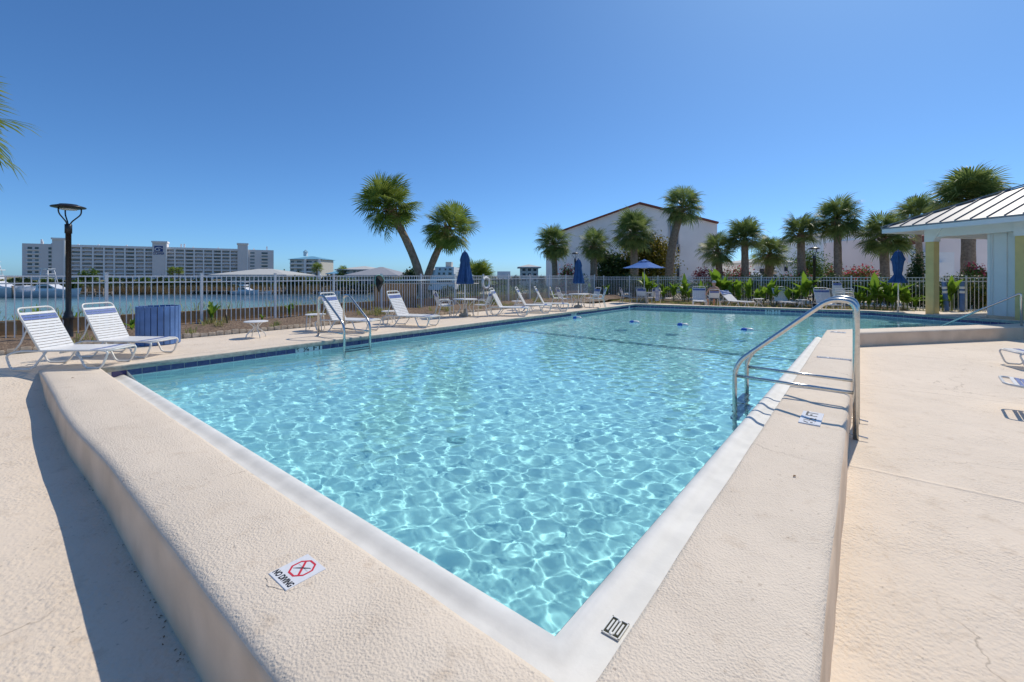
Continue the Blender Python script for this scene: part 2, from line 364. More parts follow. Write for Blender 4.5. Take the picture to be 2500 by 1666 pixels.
def thing(name, label, cat, loc=(0, 0, 0), rz=0, group=None):
    o = bpy.data.objects.new(name, None); o.empty_display_size = .2; col.objects.link(o)
    o.location = loc; o.rotation_euler = (0, 0, rz); return tag(o, label, cat, group)
def struct(name, mb, mats, **k):
    return tag(mb.build(name, mats, **k), kind='structure')
def copy_tree(o, parent=None):
    c = o.copy(); col.objects.link(c); c.parent = parent
    for ch in o.children: copy_tree(ch, c)
    return c
def dup(o, label, loc, rz, group=None):
    c = copy_tree(o); c.location = loc; c.rotation_euler = (0, 0, rz); c['label'] = label
    if group: c['group'] = group
    return c
def text_mesh(txt, size, mat, extrude=.0005, xs=1.0, bold=0):
    cu = bpy.data.curves.new('txt', 'FONT'); cu.body = txt; cu.size = size; cu.extrude = extrude; cu.align_x = 'CENTER'; cu.align_y = 'CENTER'
    cu.offset = bold
    o = bpy.data.objects.new('txt', cu); col.objects.link(o); bpy.context.view_layer.update()
    me = bpy.data.meshes.new_from_object(o.evaluated_get(bpy.context.evaluated_depsgraph_get()))
    bpy.data.objects.remove(o); me.transform(Matrix.Diagonal((xs, 1, 1, 1))); me.materials.clear(); me.materials.append(MAT[mat]); return me
def inpoly(x, y, poly):
    r = False; n = len(poly)
    for i in range(n):
        x1, y1 = poly[i]; x2, y2 = poly[(i+1) % n]
        if (y1 > y) != (y2 > y) and x < (x2-x1)*(y-y1)/(y2-y1)+x1: r = not r
    return r
def smooth(a, b, x):
    t = max(0, min(1, (x-a)/(b-a))); return t*t*(3-2*t)

# ------------------------------------------------------------------ pool
C = .34; ZW = .155; ZD = .20
ARM = Vector((.785, -.619)).normalized(); ARMN = Vector((-ARM.y, ARM.x))   # right arm of the curb, in (u, v)
POOL = [(0, 0), (0, 7.84), (18.84, 7.8), (20.6, -1.1), (18.2, -4.75), (12.1, -.2), (11.65, -.2), (11.65, 0)]
def basin_z(u): return -1.25 + .40*smooth(9.5, 17, u)
mb = MB()
ring = []
for i in range(len(POOL)):
    a = Vector(POOL[i]); b = Vector(POOL[(i+1) % len(POOL)]); n = max(1, int((b-a).length/.8))
    for k in range(n): ring.append(a+(b-a)*k/n)
n = len(ring)
vs = [W(p.x, p.y, .150 if (p.x < 11.66 and p.y < 7.8) else ZW+.09) for p in ring]+[W(p.x, p.y, basin_z(p.x)) for p in ring]
mb.add(vs, [(i, (i+1) % n, n+(i+1) % n, n+i) for i in range(n)])
NU, NV = 42, 26
gv = [W(-.3+21.4*i/NU, -5.2+13.4*j/NV, basin_z(-.3+21.4*i/NU)-.002) for i in range(NU+1) for j in range(NV+1)]
mb.add(gv, [(i*(NV+1)+j, (i+1)*(NV+1)+j, (i+1)*(NV+1)+j+1, i*(NV+1)+j+1) for i in range(NU) for j in range(NV)])
basin = struct('pool_basin', mb, 'basin', rec=False); basin.cycles.is_caustics_receiver = True
mb = MB()   # dark line on the floor where the slope begins
for (ua, ub) in ((9.35, 9.62),):
    mb.add([W(ua, 0, basin_z(9.4)+.004), W(ub, 0, basin_z(9.4)+.006), W(ub, 7.84, basin_z(9.4)+.006), W(ua, 7.84, basin_z(9.4)+.004)], [(0, 1, 2, 3)])
fl = struct('floor_line', mb, 'bline', rec=False); fl.cycles.is_caustics_receiver = True
mb = MB()
for k in range(5): 
    for s_ in (0, 1): pass
mb.lathe([(.13, 0), (.13, .012), (.0, .016)], 18, tuple(W(2.3, 3.0, -1.25)))
fd = tag(mb.build('floor_drain', 'fdrain'), 'dark round main drain cover on the pool floor', 'drain'); fd.cycles.is_caustics_receiver = True
# rippled surface
def graded(a, b, d0, d1):
    out = [a]; 
    while out[-1] < b:
        t = (out[-1]-a)/(b-a); out.append(out[-1]+d0+(d1-d0)*t)
    out[-1] = b; return np.array(out)
us = graded(0, 21.3, .0075, .066)
vneg = -graded(0, 5.4, .05, .09)[::-1][:-1]; vv = np.concatenate([vneg, graded(0, 7.85, .0095, .036)])
UU, VVg = np.meshgrid(us, vv, indexing='ij')
wx = P0.x+UU*U2.x+VVg*V2.x; wy = P0.y+UU*U2.y+VVg*V2.y
hz = np.zeros_like(wx); wr = np.random.default_rng(3)
for k in range(58):
    lam = .042*(1.036**k)*wr.uniform(.92, 1.08); th = wr.uniform(0, 2*math.pi); kk = 2*math.pi/lam
    amp = .0060*lam**2
    hz += amp*np.sin(kk*(wx*math.cos(th)+wy*math.sin(th))+wr.uniform(0, 6.28))
wz = ZW+hz
nu, nv = wx.shape
verts = np.stack([wx, wy, wz], -1).reshape(-1, 3)
iu, iv = np.meshgrid(np.arange(nu-1), np.arange(nv-1), indexing='ij')
cu_ = (us[:-1]+us[1:])/2; cv_ = (vv[:-1]+vv[1:])/2
keep = np.zeros((nu-1, nv-1), bool)
big = [(0, 0), (0, 7.86), (19.0, 7.9), (21.0, -1.1), (18.4, -5.2), (12.0, -.38), (11.66, -.21), (11.66, 0)]
for i in range(nu-1):
    for j in range(nv-1):
        if vv[j] >= 0 and cu_[i] < 18: keep[i, j] = True
        else: keep[i, j] = inpoly(cu_[i], cv_[j], big)
q = np.stack([iu*nv+iv, (iu+1)*nv+iv, (iu+1)*nv+iv+1, iu*nv+iv+1], -1)[keep]
used_, inv = np.unique(q, return_inverse=True)
me = bpy.data.meshes.new('pool_water'); me.from_pydata(verts[used_], [], inv.reshape(-1, 4)); me.materials.append(MAT['water'])
me.polygons.foreach_set('use_smooth', [True]*len(me.polygons)); me.update()
bm = bmesh.new(); bm.from_mesh(me); bmesh.ops.recalc_face_normals(bm, faces=bm.faces)
if sum(f.normal.z for f in list(bm.faces)[:50]) < 0: bmesh.ops.reverse_faces(bm, faces=bm.faces)
bm.to_mesh(me); bm.free()
water = tag(put('pool_water', me), kind='structure'); water.cycles.is_caustics_caster = True

# curb: swept round the near corner, along the right side and out along the right arm
def wob(a, s): return mnoise.noise(Vector((a*.9, s, 0)))*.016+mnoise.noise(Vector((a*4, s, 3)))*.004
def sweep(path, prof, name, mats, mis=None, wobble=True, step=.12, closed_prof=False, flare=None):
    """path in (u, v); prof = list of (offset to the left of travel, z)"""
    pts = [Vector(p) for p in path]; dense = []; L = 0
    segs = [(pts[i+1]-pts[i]).normalized() for i in range(len(pts)-1)]
    for i in range(len(pts)-1):
        n_ = max(1, int((pts[i+1]-pts[i]).length/step))
        for k in range(n_+(1 if i == len(pts)-2 else 0)):
            p = pts[i]+(pts[i+1]-pts[i])*k/n_
            if k == 0 and i > 0:
                n1 = Vector((-segs[i-1].y, segs[i-1].x)); n2 = Vector((-segs[i].y, segs[i].x)); m_ = (n1+n2); m_ = m_/(m_.dot(n2))
            else: m_ = Vector((-segs[i].y, segs[i].x))
            dense.append((p, m_, L+(p-pts[i]).length))
        L += (pts[i+1]-pts[i]).length
    mbb = MB(); vs = []; np_ = len(prof)
    for (p, m_, s_) in dense:
        for (o, z) in prof:
            oo = o+(wob(s_, 1.3) if wobble and o == prof[0][0] else 0)+(wob(s_, 5.1)*.5 if wobble else 0)
            if flare: oo = flare(oo, s_)
            q_ = p+m_*oo; vs.append(W(q_.x, q_.y, z+(wob(s_, o*7)*.25 if wobble and z > .2 else 0)))
    for i in range(len(dense)-1):
        for k in range(np_-1):
            mbb.add([], []); mbb.f.append((i*np_+k, i*np_+k+1, (i+1)*np_+k+1, (i+1)*np_+k)); mbb.mi.append(mis[k] if mis else 0); mbb.sm.append(True)
    N_ = len(dense)
    mbb.f.append(tuple(range(np_))); mbb.mi.append(0); mbb.sm.append(False)
    mbb.f.append(tuple((N_-1)*np_+k for k in range(np_-1, -1, -1))); mbb.mi.append(0); mbb.sm.append(False)
    mbb.v = [tuple(v_) for v_ in vs]
    return mbb
# travelling from the left end, along -v, round the corner, along +u: inside of the pool lies to the left
e = ARM
curb_path = [(-.60, 8.32), (-.615, -.615), (11.95, -.50), (11.95+e.x*8.6, -.50+e.y*8.6)]
prof = [(-.305, -.45), (-.305, C-.06), (-.298, C-.03), (-.28, C-.010), (-.245, C), (-.1, C+.002), (.1, C+.002), (.265, C), (.29, C-.008), (.30, C-.03), (.30, -.3)]
mis = [1, 1, 0, 0, 0, 0, 0, 0, 0, 0]
mb = sweep(curb_path, prof, 'curb', None, mis, flare=lambda o_, s_: o_-.05*math.exp(-((s_-3.3)/1.4)**2) if o_ < -.2 else o_)
curb = struct('pool_curb', mb, ['curb', 'curbwall'])
# rim-flow gutter on the two near sides
gp = [(-.36, .168), (-.30, .166), (-.15, .167), (-.125, .170), (-.10, .180), (-.07, .189), (-.04, .189), (-.006, .176), (.0, .160), (.0, -.25)]
mb = sweep([(0, 7.86), (0, 0), (11.65, 0)], gp, 'gutter', None, None, wobble=False, step=.4)
for i_ in range(len(mb.v)): pass
gut = struct('overflow_gutter', mb, 'gutter')
mb = MB()   # dark tile line just under the lip
for a, b in (((-.002, 7.84), (-.002, -.002)), ((-.002, -.002), (11.65, -.002))):
    d = (Vector(b)-Vector(a)).normalized(); nrm = Vector((-d.y, d.x))*.006
    mb.add([W(a[0]+nrm.x, a[1]+nrm.y, .163), W(b[0]+nrm.x, b[1]+nrm.y, .163), W(b[0]+nrm.x, b[1]+nrm.y, .06), W(a[0]+nrm.x, a[1]+nrm.y, .06)], [(0, 1, 2, 3)])
mb.build('lip_tile_band', 'tile', gut, rec=False)
# coping of the left and far sides
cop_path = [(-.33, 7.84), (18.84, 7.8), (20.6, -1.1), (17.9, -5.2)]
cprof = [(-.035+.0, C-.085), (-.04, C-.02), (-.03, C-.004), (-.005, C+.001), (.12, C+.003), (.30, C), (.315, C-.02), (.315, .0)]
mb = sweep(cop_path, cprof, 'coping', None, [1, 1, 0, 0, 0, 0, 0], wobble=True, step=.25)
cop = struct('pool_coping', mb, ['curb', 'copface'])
# tiled wall band: tiles are single pieces on a pale grout bed
ts = .183; tmesh = {}
for nm, mt in (('b', 'tile'), ('w', 'tilew')):
    m_ = MB(); m_.box((0, 0, 0), (ts-.008, .008, .098)); me_ = m_.mesh('tile', mt); tmesh[nm] = me_
    bm = bmesh.new(); bm.from_mesh(me_); bmesh.ops.recalc_face_normals(bm, faces=bm.faces); bmesh.ops.bevel(bm, geom=bm.edges[:], offset=.0015, segments=1, affect='EDGES'); bm.to_mesh(me_); bm.free()
mb = MB()
WALLS = [((0, 7.84), (18.84, 7.8)), ((18.84, 7.8), (20.6, -1.1)), ((20.6, -1.1), (18.2, -4.75))]
for a, b in WALLS:
    a, b = Vector(a), Vector(b); d = (b-a).normalized(); nr = Vector((d.y, -d.x))
    mb.bar(W(*(a+nr*.0005-d*.25), .205), W(*(b+nr*.0005+d*.05), .205), .012, .13)
    mb.bar(W(*(a+nr*.003-d*.05), .158), W(*(b+nr*.003+d*.05), .158), .03, .016)
band = struct('tile_grout_band', mb, 'grout')
MARK = {0: [(14.05, 3), (71, 2), (99.2, 1)], 1: [(30, 3)], 2: []}
k_left = None
for wi, (a, b) in enumerate(WALLS):
    a, b = Vector(a), Vector(b); L = (b-a).length; d = (b-a).normalized(); nr = Vector((d.y, -d.x)); wd = (W(b.x, b.y)-W(a.x, a.y))
    rz = math.atan2(wd.y, wd.x); nt_ = int(L/ts)+1
    for k in range(-1 if wi == 0 else 0, nt_):
        p = a+d*(k+.5)*ts+nr*.0095
        wt = any(int(s_) <= k < int(s_)+c_ for s_, c_ in MARK[wi])
        put('tile', tmesh['w' if wt else 'b'], band, W(p.x, p.y, .213), (random.uniform(-.004, .004), 0, rz))
def wall_text(wi, tile0, ntile, txt, size, name='lettering', xs=1.0):
    a, b = Vector(WALLS[wi][0]), Vector(WALLS[wi][1]); d = (b-a).normalized(); nr = Vector((d.y, -d.x)); wd = (W(b.x, b.y)-W(a.x, a.y)); rz = math.atan2(wd.y, wd.x)
    p = a+d*(tile0+ntile/2)*ts+nr*.0145
    me_ = text_mesh(txt, size, 'signk', xs=xs, bold=.003)
    o = put(name, me_, band, W(p.x, p.y, .212), (R(90), 0, rz))
wall_text(0, 14, 3, '6 \u00bc FT', .125, xs=1.45)
wall_text(0, 71, 2, '5 FT', .12, xs=1.1)
wall_text(1, 30, 3, '3\u00bd FT', .12, xs=1.5)

# ------------------------------------------------------------------ ground, decks, beds, bay
def far_in(u, v):      # beyond the far side of the pool
    return 0
CURBMID = [(-.5, 8.2), (-.5, -.5), (12.0, -.44), (12.0+e.x*8.2, -.44+e.y*8.2), (18.4, -4.9), (20.75, -1.1), (18.95, 7.95), (-.42, 7.98)]
def deck_z(u, v):
    low = -.085+.085*smooth(-1, 5, u)+(.17*smooth(0, 7.2, v) if u < 0 else 0)
    # left ramp up to the upper deck
    if u < -.55: z = low+(C-.004-low)*smooth(7.35, 8.75, v)
    else: z = low
    if u >= -.55 and v > 3: z = C-.004 if u < 17 else (C-.004)+(ZD-C+.004)*smooth(17.5, 19.2, u)
    # beyond far side and by the bathhouse
    p = Vector((u-12.0, v+.49)); s_ = p.dot(ARM); side = p.dot(ARMN)
    if u > 11.5 and v <= 3:
        if side > .12 or s_ > 8.6: z = ZD+.10*smooth(1, -3, v) 
    return z
GU = np.arange(-16, 25.01, .25); GV = np.arange(-22, 14.01, .25)
mb = MB(); idx = {}
def gid(i, j):
    if (i, j) not in idx:
        u, v = GU[i], GV[j]; idx[(i, j)] = len(mb.v); mb.v.append(tuple(W(u, v, deck_z(u, v))))
    return idx[(i, j)]
for i in range(len(GU)-1):
    for j in range(len(GV)-1):
        cu0, cv0 = (GU[i]+GU[i+1])/2, (GV[j]+GV[j+1])/2
        if inpoly(cu0, cv0, CURBMID): continue
        if cv0 > 10.6 or cu0 > (24.0 if cv0 < -2.2 else 22.0): continue
        mb.f.append((gid(i, j), gid(i+1, j), gid(i+1, j+1), gid(i, j+1))); mb.mi.append(0); mb.sm.append(True)
deck = struct('pool_deck', mb, 'deck')
mb = MB()   # the land under everything, with a hole for the pool
bmx = bmesh.new()
def loop_edges(pts, z):
    vsx = [bmx.verts.new(W(p[0], p[1], z)) for p in pts]
    return [bmx.edges.new((vsx[i], vsx[(i+1) % len(vsx)])) for i in range(len(vsx))]
outer = [(-90, 13.25), (24.9, 13.25), (26.5, 30), (60, 33), (300, 60), (900, 200), (900, -900), (-90, -900)]
hole = [(-.88, -.88), (11.9, -.8), (19, -6.3), (21.2, -1.1), (19.3, 8.2), (-.8, 8.2)]
ed = loop_edges(outer, -.16)+loop_edges(hole, -.16)
bmesh.ops.triangle_fill(bmx, edges=ed, use_beauty=True)
me_ = bpy.data.meshes.new('ground'); bmx.to_mesh(me_); bmx.free(); me_.materials.append(MAT['grass'])
tag(put('ground', me_), kind='structure')
# sea wall below the land
mb = MB()
for a, b in ((( -90, 13.25), (24.9, 13.25)), ((24.9, 13.25), (26.5, 30)), ((26.5, 30), (60, 33)), ((60, 33), (300, 60))):
    mb.bar(W(*a, -1.6), W(*b, -1.6), .2, 2.87)
struct('sea_wall', mb, 'wood')
def bed(name, us_, vs_, zf, mat):
    m_ = MB(); nv_ = len(vs_)
    m_.add([W(u, v, zf(u, v)) for u in us_ for v in vs_], [(i*nv_+j, (i+1)*nv_+j, (i+1)*nv_+j+1, i*nv_+j+1) for i in range(len(us_)-1) for j in range(nv_-1)], 0, True)
    return struct(name, m_, mat, rec=False)
nz = lambda u, v, s=2.2: mnoise.noise(Vector((u*s, v*s, 1.7)))
bed('garden_bed', np.arange(-9, 24.7, .14), np.arange(10.58, 13.3, .14), lambda u, v: C+.0+.14*smooth(10.6, 11.8, v)+.035*nz(u, v)+.02*nz(u, v, 6)-.45*smooth(12.9, 13.2, v), 'soil')
bed('planting_strip', np.arange(21.6, 25.4, .16), np.arange(-2.3, 12.5, .16), lambda u, v: ZD+.02+.03*nz(u, v)+.07*smooth(22, 23.5, u)-.06*(1-smooth(21.7, 22.2, u)), 'soil')
bed('parking_bounce_area', np.arange(26.2, 70, 1.5), np.arange(-60, 30, 1.5), lambda u, v: .12+.03*nz(u, v, .2), 'paver')  # pale parking surface added in place of lawn to throw light onto the condominium
m_ = MB(); S = 4000
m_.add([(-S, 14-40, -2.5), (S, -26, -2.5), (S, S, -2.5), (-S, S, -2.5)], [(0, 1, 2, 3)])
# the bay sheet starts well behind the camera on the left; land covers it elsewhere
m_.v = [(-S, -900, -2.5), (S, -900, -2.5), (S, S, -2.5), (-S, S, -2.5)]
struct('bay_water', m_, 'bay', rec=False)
# far shore: low land across the bay
m_ = MB(); sh = []
xs_ = np.linspace(-420, 60, 60)
for x in xs_: sh.append((x, 101+5*mnoise.noise(Vector((x*.03, 0, 0)))+ (max(0, x+20)*.5)))
m_.v = []
for (x, y) in sh:
    for (dy, z) in ((0, -2.62), (2.5, -1.9), (6, -1.4), (1500, -1.2)): m_.v.append((x*(1 if dy < 100 else 6), y+dy, z))
for i in range(len(sh)-1):
    for k in range(3): m_.f.append((i*4+k, (i+1)*4+k, (i+1)*4+k+1, i*4+k+1)); m_.mi.append(0); m_.sm.append(True)
struct('far_shore', m_, 'sand', rec=False)

# garden edging: small scalloped concrete blocks
bl = MB(); bl.box((0, 0, .05), (.15, .07, .13)); bme = bl.mesh('edging_block', 'edge')
bm = bmesh.new(); bm.from_mesh(bme); bmesh.ops.recalc_face_normals(bm, faces=bm.faces); bmesh.ops.bevel(bm, geom=bm.edges[:], offset=.014, segments=2, affect='EDGES'); bm.to_mesh(bme); bm.free()
ge = thing('garden_edging', 'low scalloped concrete block edging between beige deck and mulch bed', 'edging', W(0, 10.56, C))
k = 0; u = -1.2
while u < 21.5:
    p = W(u, 10.56+.01*nz(u, 3), C-.03+random.uniform(-.008, .01))
    put('edging_block', bme, ge, p-W(0, 10.56, C), (0, 0, UZ+random.uniform(-.08, .08)), (1, 1, random.uniform(.9, 1.1))); u += .158; k += 1

# ------------------------------------------------------------------ signs set in the curb, drains, leaves
def no_diving():
    t = thing('no_diving_tile', 'white tile with red octagon and NO DIVING lettering set in the curb', 'sign', W(.0, .0, 0), 0)
    c1, c2, c3, c4 = [at(px, py, C+.004) for px, py in ((651, 1404), (749, 1353), (800, 1385), (700, 1446))]
    ctr = (c1+c2+c3+c4)/4; sz = .172
    t.location = (ctr.x, ctr.y, C+.004); rz = math.atan2(-V2.y, -V2.x); t.rotation_euler = (0, 0, rz)
    p = MB(); p.box((0, 0, -.003), (sz, sz*1.06, .012)); p.build('plate', 'signw', t, bevel=.0015)
    g = MB(); ring_ = [(math.cos(a)*(.12+.03*mnoise.noise(Vector((math.cos(a)*2, math.sin(a)*2, 4)))), math.sin(a)*(.125+.035*mnoise.noise(Vector((math.cos(a)*2, math.sin(a)*2, 9)))), -.0008) for a in np.linspace(0, 6.283, 41)[:-1]]
    g.add(ring_, [tuple(range(40))]); g.build('mortar_patch', 'curb', t, rec=False)
    me_ = text_mesh('NO DIVING', .040, 'signk', xs=.76, bold=.0014); put('lettering', me_, t, (0, -sz*.375, .0034))
    o = MB(); ro, ri = .060, .050; pts = [R(22.5+45*k) for k in range(8)]; cy = .022
    vs = [(ro*math.cos(a), cy+ro*math.sin(a), .0036) for a in pts]+[(ri*math.cos(a), cy+ri*math.sin(a), .0036) for a in pts]
    o.add(vs, [(k, (k+1) % 8, 8+(k+1) % 8, 8+k) for k in range(8)])
    d = Vector((-.036, .036)); w_ = Vector((.0038, .0038))
    o.add([(d.x-w_.x, cy+d.y-w_.y, .0037), (d.x+w_.x, cy+d.y+w_.y, .0037), (-d.x+w_.x, cy-d.y+w_.y, .0037), (-d.x-w_.x, cy-d.y-w_.y, .0037)], [(3, 2, 1, 0)])
    o.build('octagon_symbol', 'signr', t, rec=False)
    f = MB()
    body = [(-.034, -.026, .001), (-.02, -.014, .003), (-.004, -.001, .0042), (.012, .010, .0032), (.028, .022, .0018), (.036, .022, .001)]
    L = []; Rr = []
    for (x, y, r_) in body: L.append((x-r_*.7, cy+y+r_*.7, .0039)); Rr.append((x+r_*.7, cy+y-r_*.7, .0039))
    n_ = len(body); f.add(L+Rr, [(i, n_+i, n_+i+1, i+1) for i in range(n_-1)])
    for sx in (-1, 1):
        for k in range(4):
            x = sx*(.014+k*.008); y = cy+.004*sx*0+.002
            f.add([(x-.004, y, .0039), (x, y+.004, .0039), (x+.004, y, .0039), (x, y+.0022, .0039)], [(0, 3, 1), (1, 3, 2)])
    f.build('diver_symbol', 'signk', t, rec=False)
no_diving()
def curb_sign(u, v, txt, label, name='depth_tile', w_=.17, l_=.44, size=.13, xs=1.2, num=True):
    t = thing(name, label, 'sign', W(u, v, C+.006), UZ)
    p = MB(); p.box((0, 0, 0), (l_, w_, .012)); p.build('plate', 'signw', t, bevel=.0015)
    put('lettering', text_mesh(txt, size, 'signk', xs=xs, bold=.003), t, (0, 0, .0064)); return t
cu_u, cu_v = UVof(at(1981, 1023, C))
curb_sign(cu_u, cu_v, '6\u00bd FT', 'white depth marker tile crossed by the steel rail shadows on the right curb')
a_, b_ = UVof(at(2036, 876, C)); curb_sign(a_, b_, 'NO DIVING', 'long narrow no diving tile on right curb beyond the steel ladder', 'no_diving_strip', w_=.10, l_=.46, size=.075)
bpy.data.objects['no_diving_strip'].rotation_euler = (0, 0, math.atan2(-V2.y, -V2.x))
a_, b_ = UVof(at(2046, 812, C)); curb_sign(a_, b_, '5 FT', 'worn depth tile where the right curb turns along the shallow end', 'depth_tile', l_=.3)
bpy.data.objects['depth_tile.001'].rotation_euler = (0, 0, math.atan2(-V2.y, -V2.x))
# gutter drains
def drain(u, v, rz, label):
    t = thing('gutter_drain', label, 'drain', W(u, v, .1695), rz, 'drain grates in the overflow gutter')
    p = MB(); p.box((0, 0, 0), (.105, .078, .004)); p.build('recess', 'draink', t)
    f = MB()
    for y in (-.037, .037): f.box((0, y, .003), (.112, .005, .006))
    for x in (-.053, .053): f.box((x, 0, .003), (.005, .079, .006))
    f.build('rim', 'drainw', t)
    for k in range(4):
        b_ = MB(); b_.box((0, -.0225+.015*k, .004), (.082-.012*(k in (0, 3)), .0085, .006)); b_.build('bar', 'drainw', t, bevel=.001)
    for s_ in (-1, 1):
        b_ = MB(); b_.lathe([(.009, 0), (.009, .0078), (0, .0085)], 12, (s_*.044, 0, 0)); b_.build('screw', 'drainw', t)
drain(.20, -.182, UZ, 'small white slotted drain grate in the gutter by the pool corner')
def dry_leaf(px, py, z, label):
    c = at(px, py, z); m_ = MB()
    m_.add([(-.02, 0, 0), (0, -.008, .006), (.02, 0, .002), (0, .008, .006), (0, 0, .001)], [(0, 1, 4), (1, 2, 4), (2, 3, 4), (3, 0, 4)])
    o = m_.build('dry_leaf', 'dryleaf', rec=False); o.location = c; o.rotation_euler = (0, 0, random.uniform(0, 6)); tag(o, label, 'leaf')
dry_leaf(177, 923, C+.007, 'small brown dry leaf on curb end near the loungers')
dry_leaf(1940, 1163, C+.007, 'brown dry leaf lying on the right curb near the steel ladder')

rgd = np.random.default_rng(21); V_ = []; F_ = []
for k in range(150):      # windblown bits gathered at the foot of the curb wall
    v = rgd.uniform(-.6, 7.2); u = -.93-abs(rgd.normal())*.022; z = deck_z(u, v)+.004; a = rgd.uniform(0, 6.28); r_ = rgd.uniform(.003, .010)
    p = W(u, v, z); i0 = len(V_)
    V_ += [(p.x+math.cos(a+q_)*r_*(1 if i_ % 2 else .5), p.y+math.sin(a+q_)*r_*(1 if i_ % 2 else .5), p.z+(.003 if i_ == 1 else 0)) for i_, q_ in enumerate((0, 1.5, 3.1, 4.7))]; F_.append((i0, i0+1, i0+2, i0+3))
me_ = bpy.data.meshes.new('leaf_debris'); me_.from_pydata(V_, [], F_); me_.materials.append(MAT['dryleaf'])
tag(put('leaf_debris', me_), 'dark windblown bits gathered along the foot of the curb wall', 'debris', kind='stuff')
# ------------------------------------------------------------------ ladders and handrail
def ladder(name, label, u0, sp, v_post, v_pool, z_post, ztop, zpool, zbar, treads, rods=False):
    t = thing(name, label, 'ladder', W(u0, v_post, z_post))
    o = t.location.copy()
    s_ = 1 if v_pool > v_post else -1
    for k in range(2):
        u = u0+k*sp
        pts = fillet([W(u, v_post, z_post-.05)-o, W(u, v_post, ztop)-o, W(u, v_post+s_*.22, ztop+.02)-o, W(u, v_pool, zpool)-o, W(u, v_pool, -.9)-o], .17, 8)
        m_ = MB(); m_.tube(pts, .026, 14); rl = m_.build('rail', 'steel', t); rl.cycles.is_caustics_receiver = True
        m_ = MB(); m_.tube([W(u, v_post+s_*.02, zbar)-o, W(u, v_pool-s_*.02, zbar+.02)-o], .019, 12); m_.build('cross_bar', 'steel', rl)
        if rods:
            for dz in (.06,):
                m_ = MB(); m_.tube([W(u, v_post-s_*.10, z_post+dz-.03)-o, W(u, v_post+s_*.16, z_post+dz)-o], .008, 8); m_.build('anchor_rod', 'steel', rl)
        else:
            m_ = MB(); m_.lathe([(.05, 0), (.05, .012), (.03, .02)], 14, tuple(W(u, v_post, z_post)-o)); m_.build('flange', 'steel', rl)
    for z in treads:
        m_ = MB(); a = W(u0, v_pool, z)-o; b = W(u0+sp, v_pool, z)-o; m_.bar(a, b, .09, .03); m_.build('tread', 'stainless_tread', t).cycles.is_caustics_receiver = True
    return t
ladder('pool_ladder', 'large stainless steel ladder rails arching over the right curb into the pool', 4.25, .667, -.93, .22, .0, 1.43, .64, .478, (.09, -.17, -.43), True)
ladder('pool_ladder', 'steel ladder rails on the left deck between loungers and tiled wall', 3.48, .62, 8.68, 7.6, C, 1.23, .66, .45, (.02, -.25))
t = thing('step_handrail', 'slanting stainless handrail into the shallow end beside the bathhouse', 'handrail', at(2495, 827, 0))
o = t.location.copy(); b0 = o; top = Vector((b0.x-.03, b0.y, 1.23)); dn = Vector((12.55, 13.35, .02))
m_ = MB(); m_.tube(fillet([Vector((0, 0, -.02)), top-o, top-o+(dn-top)*.06, dn-o], .2, 8), .025, 12); m_.build('rail', 'steel', t)

# ------------------------------------------------------------------ lane rope with floats
rope = thing('lane_rope', 'floating rope with blue and white floats strung across the pool', 'lane rope', W(12.2, 7.8, ZW))
def rope_pt(v): return W(12.2+.12*math.sin((7.8-v)/8*3.1), v, ZW+.012+.012*math.sin(v*2.1))
o = rope.location.copy()
m_ = MB(); m_.tube([rope_pt(7.8-.2*k)-o for k in range(40)], .007, 6); m_.build('line', 'white', rope)
m_ = MB()
for k in range(78):
    if random.random() < .9: c = rope_pt(7.7-.1*k)-o; m_.lathe([(0, -.016), (.014, -.008), (.014, .008), (0, .016)], 6, tuple(c))
tag(m_.build('bead_string', 'float_w', rope), kind='stuff')
for v in (7.1, 4.98, 3.42, 1.63):
    c = rope_pt(v)-o; d = (rope_pt(v-.2)-rope_pt(v+.2)).normalized()
    q_ = d.to_track_quat('Z', 'Y').to_euler()
    pr = [(.012, -.17), (.045, -.155), (.062, -.12), (.068, -.04), (.068, -.001)]
    m_ = MB(); m_.lathe(pr, 14); a_ = m_.build('float', ['float_b'], rope); a_.location = c; a_.rotation_euler = q_
    m_ = MB(); m_.lathe([(.068, .001), (.068, .04), (.062, .12), (.045, .155), (.012, .17)], 14); b_ = m_.build('white_half', ['float_w'], a_)

# ------------------------------------------------------------------ chaise lounges
def strap_mesh(name, w_, h_, mat):
    m_ = MB(); n_ = 6; vs = []
    for i in range(n_+1):
        y = -w_/2+w_*i/n_; sag = -.006*(1-(2*i/n_-1)**2)
        for (x, z) in ((-h_/2, .003), (h_/2, .003), (h_/2, -.003), (-h_/2, -.003)): vs.append((x, y, z+sag))
    fs = [(i*4+k, i*4+(k+1) % 4, (i+1)*4+(k+1) % 4, (i+1)*4+k) for i in range(n_) for k in range(4)]+[(0, 1, 2, 3), (n_*4+3, n_*4+2, n_*4+1, n_*4)]
    m_.add(vs, fs); me_ = m_.mesh(name, mat); bm = bmesh.new(); bm.from_mesh(me_); bmesh.ops.recalc_face_normals(bm, faces=bm.faces); bm.to_mesh(me_); bm.free(); return me_
SM = {k: strap_mesh('strap', .575, .039, m) for k, m in (('w', 'strap'), ('b', 'bstrap'))}
